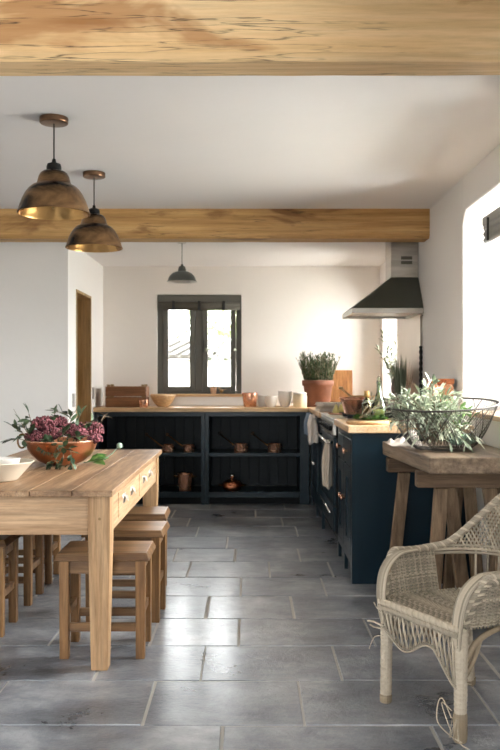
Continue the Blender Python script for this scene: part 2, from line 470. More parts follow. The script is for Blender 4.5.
struct('wall_hall', hall, M['wall2'], 'hall wall beyond the oak doorway', 'wall')
cm = MB().box(X0 - .3, XR + TH, Y0 - .3, 6.25, 2.40, 2.55).box(XL - 1.4, XR + TH, 6.25, YB + .36, 2.29, 2.55).box(X0 - .3, XL-1.4, 6.25, 7.0, 2.29, 2.55)
struct('ceiling', cm, M['ceil'], 'white plaster ceiling, lower beyond the second beam', 'ceiling')

# beams
def beam(y0, y1, z0, z1, mat, label, seed):
    r = random.Random(seed); m = MB(); n = 40
    c = .022
    def ring(x):
        j = lambda: r.uniform(-.002, .002)
        return [(x, y0 + c + j(), z0 + j()), (x, y1 - c*.6, z0 + j()), (x, y1, z0 + c*.6), (x, y1, z1), (x, y0, z1), (x, y0 + j(), z0 + c + j())]
    vs = []
    for i in range(n + 1): vs += ring(X0 + (XR + .04 - X0)*i/n)
    fs = [tuple(range(5, -1, -1)), tuple(n*6 + q for q in range(6))]
    for i in range(n):
        for q in range(6):
            w = (q + 1) % 6; fs.append((i*6+q, i*6+w, (i+1)*6+w, (i+1)*6+q))
    m.add(vs, fs)
    o = m.build('ceiling_beam', mat); tag(o, label, 'beam')
    return o
beam(2.64, 2.80, 2.185, 2.42, M['beam'], 'pale cracked oak ceiling beam nearest the viewer, across the top', 1)
beam(6.10, 6.30, 2.19, 2.42, M['beam2'], 'golden stained oak ceiling beam meeting the wall above the extractor hood', 2)

# ------------------------------------------------------------------ back window
w1 = tag(thing('window_1', 'dark olive grey casement window in the back wall', 'window'), kind='structure')
fr = MB()
wx0, wx1, wy, wz0, wz1 = -.925, -.085, YB + .05, 1.02, 2.0
def rectframe(mb, x0, x1, z0, z1, y0, y1, t, tb=None, axis='Y'):
    tb = tb or t
    def bx(a, b, c, d):
        if axis == 'Y': mb.box(a, b, y0, y1, c, d)
        else: mb.box(y0, y1, a, b, c, d)
    bx(x0, x0+t, z0, z1); bx(x1-t, x1, z0, z1); bx(x0+t, x1-t, z0, z0+tb); bx(x0+t, x1-t, z1-t, z1)
rectframe(fr, wx0, wx1, wz0, wz1, wy, wy+.09, .055, .03)
fr.box(-.548, -.476, wy, wy+.09, wz0+.03, wz1-.055)
fr.build('window_frame', M['frame'], w1, bevel=.004)
for (a, b_) in ((-.868, -.550), (-.474, -.142)):
    c = MB(); rectframe(c, a, b_, wz0+.03, wz1-.056, wy-.012, wy+.05, .052, .045)
    cs = c.build('casement', M['frame'], w1, bevel=.004)
    MB().box(a+.05, b_-.05, wy+.02, wy+.026, wz0+.07, wz1-.1).build('pane', M['pane'], cs)
hb = MB().box(-.470, -.455, wy-.03, wy-.012, 1.50, 1.56).tube([(-.462, wy-.03, 1.55), (-.462, wy-.05, 1.54), (-.462, wy-.05, 1.44)], .007)
hb.build('window_handle', M['iron'], w1)
struct('window_sill_board', MB().box(-.985, -.045, YB-.035, YB+.06, .995, 1.022), M['top'], 'pale wooden sill board under the back window', 'sill', bevel=.004)
struct('trim_1', MB().box(-.80, -.045, YB-.022, YB, .905, .995), M['whitec'], 'white upstand between worktop and window sill', 'trim', bevel=.003)
bl = thing('roman_blind', 'rolled charcoal blind at the head of the back window', 'blind')
MB().box(wx0+.003, wx1-.003, YB+.005, YB+.048, 1.935, 2.005).build('head_rail', M['frame'], bl, bevel=.004)
rb = MB().tube([(wx0+.012, YB+.02, 1.895), (wx1-.012, YB+.02, 1.895)], .037, 16, squash=1.1)
rb.build('rolled_cloth', M['blind'], bl, smooth=True)
for xx in (-.76, -.505, -.26):
    MB().box(xx-.014, xx+.014, YB-.022, YB-.012, 1.855, 1.945).build('tie', M['iron'], bl, bevel=.002)

# near right window (its frame starts just outside the picture)
def side_window(name, y0, y1, z0, z1, x, label):
    w = tag(thing(name, label, 'window'), kind='structure')
    f = MB(); rectframe(f, y0, y1, z0, z1, x, x+.07, .055, axis='X')
    mid = (y0 + y1)/2; f.box(x, x+.07, mid-.035, mid+.035, z0+.05, z1-.05)
    f.build('window_frame', M['frame'], w, bevel=.004)
    MB().box(x+.03, x+.036, y0+.05, y1-.05, z0+.05, z1-.05).build('pane', M['pane'], w)
    return w
side_window('window_2', WN0, WN1, WZ0+.02, WZ1, XR+.36, 'grey framed window deep in the right wall')
side_window('window_3', 7.47, 8.30, 1.0, 2.02, XR+.36, 'grey framed window in the right wall beyond the hood')
side_window('added_window_4', .4, 1.9, .97, 2.1, XR+.36, 'added right wall window behind the viewer, for fill light')  # added out of view to light the front-facing surfaces
def glazed(name, axis, a0, a1, p, label):
    w = tag(thing(name, label, 'door'), kind='structure'); n = 3
    for i in range(n):
        b0 = a0 + (a1-a0)*i/n; b1 = a0 + (a1-a0)*(i+1)/n
        f = MB(); rectframe(f, b0, b1, 0.01, 2.15, p, p+.06, .06, axis='Y' if axis == 'Y' else 'X')
        d = f.build('door_leaf', M['frame'], w, bevel=.003)
        g_ = MB()
        if axis == 'Y': g_.box(b0+.05, b1-.05, p+.027, p+.033, .06, 2.1)
        else: g_.box(p+.027, p+.033, b0+.05, b1-.05, .06, 2.1)
        g_.build('pane', M['pane'], d)
glazed('added_door_2', 'X', .2, 1.5, X0-.2, 'added glazed doors in the far left wall, for fill light')  # made-up doors out of view, an inlet for fill light
w5 = tag(thing('added_window_5', 'added window in the wall behind the viewer, for fill light', 'window'), kind='structure')  # unseen window added as a source of front fill
f = MB(); rectframe(f, -1.3, -.1, .4, 2.1, Y0-.2, Y0-.14, .05); f.build('window_frame', M['frame'], w5, bevel=.003)
MB().box(-1.25, -.15, Y0-.175, Y0-.169, .45, 2.05).build('pane', M['pane'], w5)
sb = MB().box(XR-.03, XR+.36, WN0+.004, WN1-.13, .968, .995)
struct('window_sill', sb, M['topY'], 'pale wooden sill of the right window', 'sill', bevel=.004)
nb = thing('roman_blind', 'folded grey blind on a rail in the right window', 'blind')
MB().box(1.36, 1.42, 3.7, 4.98, 2.075, 2.125)  .build('head_rail', M['blind2'], nb, bevel=.004)
c = MB()
for i in range(5): c.tube([(1.375 + .008*(i % 2), 3.72, 2.06 - i*.018), (1.375 + .008*(i % 2), 4.95, 2.06 - i*.018)], .018, 10)
c.build('folded_cloth', M['blind2'], nb, smooth=True)
MB().box(1.345, 1.355, 4.82, 4.835, 1.97, 2.10).build('tie', M['iron'], nb)

# oak doorway
d1 = tag(thing('door_1', 'oak lined doorway in the white side wall', 'door'), kind='structure')
df = MB()
df.box(XL-.30, XL+.006, 7.13, 7.155, 0, 1.93).box(XL-.30, XL+.006, 7.775, 7.80, 0, 1.93).box(XL-.30, XL+.006, 7.155, 7.775, 1.905, 1.93)
df.build('door_lining', M['oakZ'], d1, bevel=.003)
st = MB().box(XL-.16, XL-.12, 7.155, 7.18, 0, 1.905).box(XL-.16, XL-.12, 7.75, 7.775, 0, 1.905).box(XL-.16, XL-.12, 7.18, 7.75, 1.88, 1.905)
st.build('door_stop', M['oakZ'], d1, bevel=.002)
dl = MB()
for i in range(5): dl.box(XL-.205, XL-.165, 7.158+i*.1233, 7.158+(i+1)*.1233-.003, .01, 1.9)
dl.build('door_leaf', M['oakD'], d1, bevel=.003)
for px, z, y in ((73, 1.0, 7.02), (95, 1.04, 7.90)):
    o = MB().box(XL, XL+.009, y-.035, y+.035, z-.055, z+.055).build('light_switch', M['switch'], bevel=.003)
    tag(o, 'grey switch plate on the white wall, ' + ('near side of the oak doorway' if y < 7.5 else 'between oak doorway and worktop'), 'switch')

# ------------------------------------------------------------------ back shelving
def bead(mb, x0, x1, y, z0, z1, pitch=.095, axis='Y', t=.012):
    n = max(1, round((x1-x0)/pitch)); p = (x1-x0)/n
    for i in range(n):
        mb.box(x0+i*p+.003, x0+(i+1)*p-.003, y-t, y, z0, z1)
    mb.box(x0, x1, y, y+.006, z0, z1)
def shelf_unit(x0, x1, label, rstile):
    t = thing('open_shelf_cabinet', label, 'cabinet', (0, 7.93, 0), 0, None)
    D = .48
    MB().box(x0, x0+.037, 0, D, 0, .865).build('side_panel', M['navy'], t, bevel=.003)
    MB().box(x1-rstile, x1, 0, D, 0, .865).build('side_panel', M['navy'], t, bevel=.003)
    a, b_ = x0+.037, x1-rstile
    MB().box(a, b_, .0, .022, .822, .865).build('top_rail', M['navy'], t, bevel=.002)
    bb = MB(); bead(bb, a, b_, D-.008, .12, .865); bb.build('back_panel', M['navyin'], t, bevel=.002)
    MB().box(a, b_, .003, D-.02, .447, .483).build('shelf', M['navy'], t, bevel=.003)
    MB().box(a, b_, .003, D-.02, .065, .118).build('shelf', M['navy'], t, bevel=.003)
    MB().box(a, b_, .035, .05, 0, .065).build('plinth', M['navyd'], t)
    return t
shelf_unit(-1.453, -.420, 'dark blue open shelf cabinet, holding the tall copper stockpot', .037)
shelf_unit(-.4195, .555, 'dark blue open shelf cabinet, holding the lidded copper casserole', .09)
tag(MB().box(-1.457, 1.285, 7.895, 8.445, .866, .905).build('kitchen_worktop', M['top'], bevel=.004), 'pale wooden worktop along the back wall under the window', 'worktop')

# ------------------------------------------------------------------ right hand run
def panel_door(mb, y0, y1, z0, z1, x):
    # shaker door facing -X, its face at x, grooved centre
    s = .07
    mb.box(x, x+.02, y0, y0+s, z0, z1).box(x, x+.02, y1-s, y1, z0, z1)
    mb.box(x, x+.02, y0+s, y1-s, z0, z0+s).box(x, x+.02, y0+s, y1-s, z1-s, z1)
    n = max(1, round((y1-y0-2*s)/.085)); p = (y1-y0-2*s)/n
    for i in range(n): mb.box(x+.010, x+.018, y0+s+i*p+.002, y0+s+(i+1)*p-.002, z0+s, z1-s)
    mb.box(x+.017, x+.02, y0+s, y1-s, z0+s, z1-s)
def cup_knob(t, y, z, x, mat, r=.017):
    MB().lathe([(0,0),(.007,0),(.006,.012),(r,.02),(r*.9,.03),(0,.034)], 14, T(x, y, z) @ rot(0, -PI/2, 0)).build('knob', mat, t, smooth=True)
def base_unit(y0, y1, x, label, knobz, matk, end=False):
    t = thing('base_cabinet', label, 'cabinet')
    b = MB().box(x+.022, 1.285, y0+.002, y1-.002, .10, .868)
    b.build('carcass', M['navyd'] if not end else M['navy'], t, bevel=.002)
    if end:
        MB().box(x, 1.285, y0-.02, y0+.002, 0, .868).build('end_panel', M['navy'], t, bevel=.003)
    ym = (y0+y1)/2
    fr_ = MB()
    for a in (y0, ym-.02, y1-.04): fr_.box(x, x+.022, a, a+.04, .0, .868)
    fr_.box(x, x+.022, y0+.04, y1-.04, .83, .868).box(x, x+.022, y0+.04, y1-.04, .10, .15)
    fr_.build('face_frame', M['navy'], t, bevel=.002)
    for a, b_ in ((y0+.042, ym-.022), (ym+.022, y1-.042)):
        d = MB(); panel_door(d, a, b_, .152, .66, x-.001); dd = d.build('door', M['navy'], t, bevel=.002)
        ky = b_-.035 if a < ym-.1 and b_ < ym else a+.035
        cup_knob(dd, ky, .45, x, matk)
        dr = MB().box(x-.001, x+.02, a, b_, .672, .828); dw = dr.build('drawer', M['navy'], t, bevel=.003)
        cup_knob(dw, (a+b_)/2, .75, x, matk, .018)
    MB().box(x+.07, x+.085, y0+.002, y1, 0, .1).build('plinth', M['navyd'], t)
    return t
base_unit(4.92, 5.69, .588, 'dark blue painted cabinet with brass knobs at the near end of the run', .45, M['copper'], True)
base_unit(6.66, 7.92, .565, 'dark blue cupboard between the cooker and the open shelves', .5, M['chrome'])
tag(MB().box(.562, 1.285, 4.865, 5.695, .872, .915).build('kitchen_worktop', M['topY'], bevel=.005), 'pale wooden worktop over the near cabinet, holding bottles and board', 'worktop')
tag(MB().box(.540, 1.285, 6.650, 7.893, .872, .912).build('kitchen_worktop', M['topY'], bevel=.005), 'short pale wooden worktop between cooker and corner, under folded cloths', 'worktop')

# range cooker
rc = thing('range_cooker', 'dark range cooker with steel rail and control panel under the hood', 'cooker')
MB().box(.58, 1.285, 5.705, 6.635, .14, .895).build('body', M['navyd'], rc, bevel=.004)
MB().box(.64, 1.27, 5.73, 6.61, 0, .14).build('plinth', M['black'], rc)
MB().box(.552, 1.27, 5.702, 6.638, .895, .915).build('hob_top', M['steel'], rc, bevel=.004)
MB().box(.556, .58, 5.705, 6.635, .80, .893).build('control_panel', M['steel'], rc, bevel=.003)
for i in range(6):
    MB().lathe([(0,0),(.02,0),(.018,.022),(0,.024)], 14, T(.556, 5.78+i*.155, .846) @ rot(0, -PI/2, 0)).build('knob', M['iron'], rc, smooth=True)
for a, b_, z0, z1 in ((5.715, 6.165, .33, .785), (6.175, 6.625, .33, .785), (5.715, 6.625, .155, .315)):
    d = MB().box(.560, .58, a, b_, z0, z1).build('oven_door' if z0 > .2 else 'drawer', M['navy'], rc, bevel=.004)
    hz = z1-.04
    if z0 < .2:
        MB().tube([(.545, a+.06, hz), (.545, b_-.06, hz)], .007, 8).build('handle', M['chrome'], d, smooth=True)
MB().tube([(.56, 5.74, .752), (.522, 5.74, .752), (.522, 6.60, .752), (.56, 6.60, .752)], .009, 8).build('towel_rail', M['chrome'], rc, smooth=True)
for gy in (5.88, 6.17, 6.46):
    gr = MB()
    for xx in (.78, 1.05):
        gr.tube([(xx-.11, gy, .928), (xx+.11, gy, .928)], .006, 6).tube([(xx, gy-.11, .928), (xx, gy+.11, .928)], .006, 6)
        gr.lathe([(0,.915),(.045,.915),(.04,.924),(0,.924)], 16, T(xx, gy, 0))
    gr.box(.66, 1.18, gy-.125, gy-.117, .915, .932).box(.66, 1.18, gy+.117, gy+.125, .915, .932)
    gr.build('burner_grate', M['iron'], rc)

# extractor hood
hd = thing('extractor_hood', 'steel and charcoal chimney extractor hood on the right wall', 'hood')
hx0, hy0, hy1 = .756, 6.30, 6.96
MB().hexa([(hx0+.0,hy0,1.704),(1.288,hy0,1.704),(1.288,hy1,1.704),(hx0,hy1,1.704)], [(1.078,6.50,1.955),(1.288,6.50,1.955),(1.288,6.76,1.955),(1.078,6.76,1.955)]).build('canopy', M['steeld'], hd, bevel=.003)
rim = MB(); 
rim.box(hx0, 1.288, hy0, hy0+.02, 1.667, 1.704).box(hx0, 1.288, hy1-.02, hy1, 1.667, 1.704).box(hx0, hx0+.02, hy0+.02, hy1-.02, 1.667, 1.704).box(1.268, 1.288, hy0+.02, hy1-.02, 1.667, 1.704)
rim.build('rim', M['steel'], hd, bevel=.002)
MB().box(hx0+.02, 1.268, hy0+.02, hy1-.02, 1.685, 1.700).build('filter_panel', M['steel'], hd)
for yy in (6.42, 6.82): MB().lathe([(0,1.68),(.03,1.68),(.032,1.685),(0,1.685)], 16, T(.85, yy, 0)).build('hood_light', M['bulb'], hd)
ch = MB().box(1.078, 1.288, 6.50, 6.76, 1.955, 2.295).build('chimney', M['steel'], hd, bevel=.003)
for zz in (2.055, 2.09):
    MB().box(1.155, 1.24, 6.497, 6.499, zz, zz+.025).build('vent_grille', M['frame'], ch)
o = MB().box(1.282, 1.289, 6.36, 7.42, .916, 1.70).build('splashback', M['splash'], bevel=.001)
tag(o, 'satin steel splashback sheet on the wall behind the cooker', 'splashback')
# twisted rail hanging at its edge
tw = MB()
for ph in (0, PI): tw.tube([(1.272+.007*math.cos(ph+i*.55), 6.33+.007*math.sin(ph+i*.55), 1.42-i*.0075) for i in range(58)], .0075, 6)
tw.tube([(1.289, 6.33, 1.65), (1.272, 6.33, 1.65), (1.272, 6.33, 1.42)], .003, 6)
tag(tw.build('twisted_skewer', M['iron'], smooth=True), 'black twisted iron skewer hanging beside the splashback edge', 'skewer')

# ------------------------------------------------------------------ cloths
def drape(name, y0, y1, xf, ztop, zf, zb, mat, label, waves=3, amp=.006, seed=1, thick=.006, rr=.012):
    r = random.Random(seed); ph = r.random()*6
    def fn(u, v):
        y = y0 + (y1-y0)*u
        w = amp*math.sin(u*waves*2*PI+ph)
        L1 = ztop-zf; L2 = PI*rr; L3 = ztop-zb; s = v*(L1+L2+L3)
        if s < L1:
            k = 1-s/L1
            return (xf-rr-w*k-.004*k, y + .012*k*math.sin(ph+u*3), zf+s + .006*math.sin(u*7+ph)*k)
        if s < L1+L2:
            a = (s-L1)/rr
            return (xf-rr*math.cos(a), y, ztop+rr*math.sin(a))
        q = (s-L1-L2)/L3
        return (xf+rr+.3*w*q, y, ztop-(s-L1-L2))
    o = MB().grid(fn, 26, 40).build(name, mat, smooth=True, solid=thick)
    return tag(o, label, 'towel')
def bunch(xc, yc, rx, ry, z0, z1, mat, label, seed, folds=5):
    q_ = random.Random(seed); ph = q_.random()*6
    def fn(u, v):
        a = 2*PI*u; k = .62+.38*min(1, v*3.0)+.10*v
        f_ = 1+.22*math.sin(a*folds+ph+v*1.2)*min(1, v*2+.2)
        return (xc+rx*k*f_*math.cos(a)+.004*math.sin(v*5+ph), yc+ry*k*f_*math.sin(a), z1+(z0-z1)*v+.012*math.sin(a*2+ph)*(v > .97))
    m_ = MB().grid(fn, 60, 24, closed_u=True)
    m_.f.append(tuple(range(59, -1, -1))); m_.c.append(.5)
    b_ = len(m_.v)-60; m_.f.append(tuple(range(b_, b_+60))); m_.c.append(.5)
    o = m_.build('tea_towel', mat, smooth=True)
    return tag(o, label, 'towel')
bunch(.530, 5.84, .029, .070, .445, .762, M['linen'], 'long beige linen towel bunched over the cooker rail', 3)
# rail on the far cupboard
r2 = MB().tube([(.56, 6.80, .862), (.515, 6.80, .862), (.515, 7.70, .862), (.56, 7.70, .862)], .006, 8).build('towel_bar', M['chrome'], smooth=True)
tag(r2, 'thin steel towel bar on the cupboard beyond the cooker', 'bar')
bunch(.512, 6.95, .036, .10, .655, .884, M['linenw'], 'pale grey white towel on the bar beyond the cooker', 5, 4)
bunch(.500, 7.30, .030, .08, .70, .884, M['linenb'], 'blue grey towel behind the pale one on the bar', 8, 5)
# folded cloths on short worktop
z = .912
for i, (cx, cy, rz, mk, lb) in enumerate([(.70, 7.02, .1, 'linenw', 'white folded cloth at the bottom of the pile by the cooker'), (.69, 7.01, -.12, 'linen', 'beige folded cloth on the middle of the pile by the cooker'), (.71, 6.99, .2, 'linenw', 'white folded cloth on top of the pile by the cooker')]):
    def fn(u, v, cx=cx, cy=cy, rz=rz): pass
    m_ = MB(); Mx = T(cx, cy, z) @ rot(0, 0, rz)
    for q in range(3): m_.box(-.15+q*.004, .15-q*.006, -.12+q*.003, .12, q*.0075, q*.0075+.0065, Mx)
    tag(m_.build('folded_cloth', M[mk], bevel=.003), lb, 'cloth', 'folded cloths by the cooker'); z += .024

# ------------------------------------------------------------------ pendants
def bell_pendant(loc, label, rimz):
    t = thing('pendant_lamp', label, 'lamp', loc, 0, 'bronze bell pendants over the dining table')
    dz = rimz-loc[2]
    MB().lathe([(0,0),(.066,0),(.066,-.024),(.062,-.028),(0,-.028)], 32).build('ceiling_rose', M['canopy'], t, smooth=True, bevel=.002)
    MB().tube([(0,0,-.028), (0,0,dz+.235)], .0035, 8).build('cord', M['black'], t, smooth=True)
    MB().lathe([(0,.25),(.008,.25),(.01,.235),(.03,.228),(.034,.215),(.034,.19),(.037,.188)], 28, T(0,0,dz)).build('lamp_cap', M['iron'], t, smooth=True)
    prof = [(.034,.197),(.050,.193),(.062,.184),(.070,.168),(.075,.148),(.079,.136),(.085,.131),(.099,.125),(.116,.110),(.132,.088),(.146,.060),(.156,.032),(.162,.010),(.168,.001),(.168,-.002)]
    sh = MB().lathe(prof, 48, T(0,0,dz)); s_ = sh.build('lamp_shade', M['brass'], t, smooth=True)
    inner = [(r-.0035, z_-.002) for r, z_ in prof]
    MB().lathe(inner[::-1], 48, T(0,0,dz)).build('shade_lining', M['brassin'], s_, smooth=True)
    MB().lathe([(0,.04),(.02,.045),(.03,.07),(.028,.095),(.016,.12),(.013,.16),(0,.17)], 20, T(0,0,dz)).build('bulb', M['bulb'], t, smooth=True)
    return t
p1 = bell_pendant((-.911, 3.95, 2.40), 'bronze bell pendant lamp nearer the viewer, the larger looking of the two over the table', 1.957)
copy_thing(p1, 'bronze bell pendant lamp farther back, hanging in front of the second beam', (-.921, 5.02, 2.40))
t = thing('pendant_lamp', 'small grey enamel dome pendant in the far kitchen before the window', 'lamp', (-.549, 6.86, 2.29))
dz = 1.962-2.29
MB().lathe([(0,0),(.033,0),(.033,-.018),(0,-.02)], 24).build('ceiling_rose', M['whitec'], t, smooth=True, bevel=.001)
MB().tube([(0,0,-.02),(0,0,dz+.135)], .003, 6).build('cord', M['greyen'], t, smooth=True)
MB().lathe([(0,.14),(.009,.14),(.011,.128),(.026,.120),(.032,.10),(.033,.082)], 24, T(0,0,dz)).build('lamp_cap', M['greyen'], t, smooth=True)
pr = [(.033,.083),(.055,.078),(.080,.066),(.100,.045),(.110,.022),(.114,.006),(.123,0)]
s_ = MB().lathe(pr, 40, T(0,0,dz)).build('lamp_shade', M['greyen'], t, smooth=True)
MB().lathe([(r-.003, z_-.002) for r, z_ in pr][::-1], 40, T(0,0,dz)).build('shade_lining', M['whitec'], s_, smooth=True)

# ------------------------------------------------------------------ dining table
tx0, tx1, ty0, ty1, th = -1.405, -.55, 3.41, 5.33, .74
t = thing('dining_table', 'long scrubbed pine dining table with pale tapered legs', 'table', (tx0, ty0, 0))
W, D = tx1-tx0, ty1-ty0
tp = MB(); nb_ = 5
xs = [0, .17, .345, .52, .69, W]
for i in range(nb_): tp.box(xs[i]+.002, xs[i+1]-.002, R.uniform(-.002,.002), D, th-.026, th+R.uniform(-.0008, 0))
tp.build('tabletop', M['pineY'], t, bevel=.003)
def leg4(sx, sy):
    a = .09; b_ = .066
    x0 = .018 if sx < 0 else W-.018-a; y0 = .04 if sy < 0 else D-.04-a
    zt, zs = th-.027, th-.20
    m_ = MB(); vs = []
    for z_, q0, q1 in ((0, .010, .012), (zs, 0, 0), (zt, 0, 0)):
        vs += [(x0+q0, y0+q0, z_), (x0+a-q1, y0+q0, z_), (x0+a-q1, y0+a-q1, z_), (x0+q0, y0+a-q1, z_)]
    fs = [(0,3,2,1), (8,9,10,11)]
    for l_ in (0, 4):
        for k_ in range(4): fs.append((l_+k_, l_+(k_+1) % 4, l_+4+(k_+1) % 4, l_+4+k_))
    m_.add(vs, fs)
    return m_
for sx in (-1, 1):
    for sy in (-1, 1):
        lg = leg4(sx, sy).build('leg', M['pineZ'], t, bevel=.003)
        if sy < 0 and sx > 0:
            MB().lathe([(0,0),(.006,0),(.006,.002),(0,.003)], 12, T(W-.06, .0395, .62) @ rot(PI/2,0,0)).build('peg', M['oakD'], lg)
MB().box(.11, W-.11, .052, .077, .553, th-.027).build('apron', M['pineX'], t, bevel=.002)
MB().box(.11, W-.11, D-.077, D-.052, .553, th-.027).build('apron', M['pineX'], t, bevel=.002)
MB().box(.03, .055, .131, D-.131, .553, th-.027).build('apron', M['pineYs'], t, bevel=.002)
MB().box(W-.05, W-.026, .131, D-.131, .553, th-.027).build('apron', M['pineYs'], t, bevel=.002)
for a, b_ in ((.30, .86), (1.0, 1.60)):
    dr = MB().box(W-.028, W-.022, a, b_, .578, .692).build('drawer', M['pineYs'], t, bevel=.003)
    for f in (.28, .72):
        yc = a+(b_-a)*f
        m_ = MB()
        for q in range(7):
            a0 = PI*q/6
        def cup(u, v, yc=yc): 
            an = PI*u; rr_ = .036
            return (W-.022+.020*math.sin(PI*v*.5)*math.sin(an)**.5 if 0 < u < 1 else W-.022, yc+rr_*math.cos(an)*(1-.15*v), .648-.030*math.sin(an)*v+.014)
        m_.grid(cup, 13, 6); m_.box(W-.0225, W-.021, yc-.045, yc+.045, .625, .668)
        m_.build('cup_handle', M['tin'], dr, smooth=True)

# ------------------------------------------------------------------ stools
def make_stool(label, loc, rz=0):
    t = thing('wooden_stool', label, 'stool', loc, rz, None)
    w, d, h = .20, .148, .45
    m_ = MB().hexa([(-w,-d,h-.028),(w,-d,h-.028),(w,d,h-.028),(-w,d,h-.028)], [(-w+.012,-d+.012,h),(w-.012,-d+.012,h),(w-.012,d-.012,h),(-w+.012,d-.012,h)])
    m_.box(-w, w, -d, d, h-.034, h-.028); m_.build('seat', M['stoolX'], t, bevel=.004)
    a = .042
    for sx in (-1, 1):
        for sy in (-1, 1):
            x, y = sx*(w-.018-a/2), sy*(d-.010-a/2)
            x2, y2 = x, y
            MB().hexa([(x2-a*.45,y2-a*.45,0),(x2+a*.45,y2-a*.45,0),(x2+a*.45,y2+a*.45,0),(x2-a*.45,y2+a*.45,0)], [(x-a/2,y-a/2,h-.034),(x+a/2,y-a/2,h-.034),(x+a/2,y+a/2,h-.034),(x-a/2,y+a/2,h-.034)]).build('leg', M['stoolZ'], t, bevel=.003)
    xi, yi = w-.018-a, d-.010-a
    for s in (-1, 1):
        MB().box(-xi, xi, s*(yi+a/2)-.009, s*(yi+a/2)+.009, h-.09, h-.034).build('apron', M['stoolX'], t, bevel=.002)
        MB().box(s*(xi+a/2)-.009, s*(xi+a/2)+.009, -yi, yi, h-.09, h-.034).build('apron', M['stoolX'], t, bevel=.002)
        MB().box(-xi, xi, s*(yi+a/2)-.011, s*(yi+a/2)+.011, .115, .15).build('stretcher', M['stoolX'], t, bevel=.002)
        MB().box(s*(xi+a/2)-.011, s*(xi+a/2)+.011, -yi, yi, .17, .205).build('stretcher', M['stoolX'], t, bevel=.002)
    return t
s0 = make_stool('oak stool nearest the viewer, beside the front table leg, aisle side', (-.628, 3.735, 0), .01)
copy_thing(s0, 'middle oak stool on the aisle side of the dining table', (-.618, 4.27, 0), -.02)
copy_thing(s0, 'farthest oak stool on the aisle side of the dining table', (-.655, 4.75, 0), .02)
copy_thing(s0, 'nearest oak stool on the wall side, at the left picture edge', (-1.315, 4.03, 0), .01)
copy_thing(s0, 'middle oak stool on the wall side, seen under the table', (-1.322, 4.57, 0), -.01)
copy_thing(s0, 'farthest oak stool on the wall side, seen under the table', (-1.330, 5.035, 0), .015)

# ------------------------------------------------------------------ copper bowl with flowers
bx_, by_ = -.975, 4.40
t = thing('copper_bowl', 'round hammered copper bowl filled with flowers on the dining table', 'bowl', (bx_, by_, th))
pr = [(0,.001),(.055,.001),(.075,.004),(.115,.022),(.150,.052),(.172,.085),(.183,.120),(.187,.128),(.184,.131),(.180,.126)]
inn = [(r-.004 if r > .01 else 0, z_+.004) for r, z_ in pr[:7]][::-1]
MB().lathe(pr + inn, 48).build('bowl_body', M['copperd'], t, smooth=True)
MB().lathe([(.187+.004*math.cos(a), .129+.004*math.sin(a)) for a in [2*PI*i/8 for i in range(8)]], 48, closed=True).build('rim', M['copper'], t, smooth=True)
MB().tube([(-.178+.035*math.cos(a)*.6-.02, -.03, .125+.035*math.sin(a)) for a in [2*PI*i/18 for i in range(18)]], .005, 8, closed=True).build('ring_handle', M['brassin'], t, smooth=True)
# arrangement
fa = thing('flower_arrangement', 'dusky pink sedum heads with dark trailing leaves in the copper bowl', 'flowers', (bx_, by_, th+.10))
rf = random.Random(11)
def floret_head(c, r, n, seed):
    q = random.Random(seed); m_ = MB()
    for i in range(n):
        a = q.random()*2*PI; e = math.acos(1-q.random()*1.25); rr_ = r*q.uniform(.70, 1.12)
        p = (c[0]+rr_*math.sin(e)*math.cos(a), c[1]+rr_*math.sin(e)*math.sin(a), c[2]+rr_*math.cos(e)*.75)
        m_.ball(p, q.uniform(.0045,.0085), None, 5, 4, q.random())
    m_.ball((c[0],c[1],c[2]-.006), r*.66, None, 14, 8, .1, .7)
    return m_
for i, (c, r_) in enumerate([((-.085,-.03,.105),.060), ((-.03,-.07,.060),.044), ((.035,.0,.075),.046), ((.095,-.05,.060),.046), ((.150,.02,.075),.056), ((-.035,.05,.115),.048), ((.180,-.04,.035),.034), ((-.135,-.04,.050),.040), ((.06,.08,.08),.045), ((-.10,-.09,.045),.036)]):
    floret_head(c, r_, 240, i).build('flower_head', M['sedum'], fa)
    MB().tube([(c[0]*.4, c[1]*.4, -.07), (c[0]*.7, c[1]*.7, 0), (c[0], c[1], c[2]-.02)], .003, 6).build('stem', M['stem'], fa)
lm = MB()
def sprig(m_, pts, n, L, Wd, q, tl=(0,1), spread=1.0):
    P = [Vector(p) for p in pts]
    segs_ = len(P)-1
    for i in range(n):
        s = (i+.5)/n*segs_; k = min(int(s), segs_-1); f = s-k
        p = P[k].lerp(P[k+1], f); d = (P[k+1]-P[k]).normalized()
        a = q.random()*2*PI
        side = Vector((q.uniform(-1,1), q.uniform(-1,1), q.uniform(-.6,1))).normalized()
        dd = (d*.6 + side*spread).normalized()
        m_.leaf(p, dd, L*q.uniform(.7,1.2), Wd*q.uniform(.8,1.2), (q.uniform(-.5,.5), q.uniform(-.5,.5), 1), q.uniform(0,.4), q.uniform(*tl))
    m_.leaf(P[-1], (P[-1]-P[-2]), L, Wd, (0,0,1), .1, q.uniform(*tl))
stm = MB()
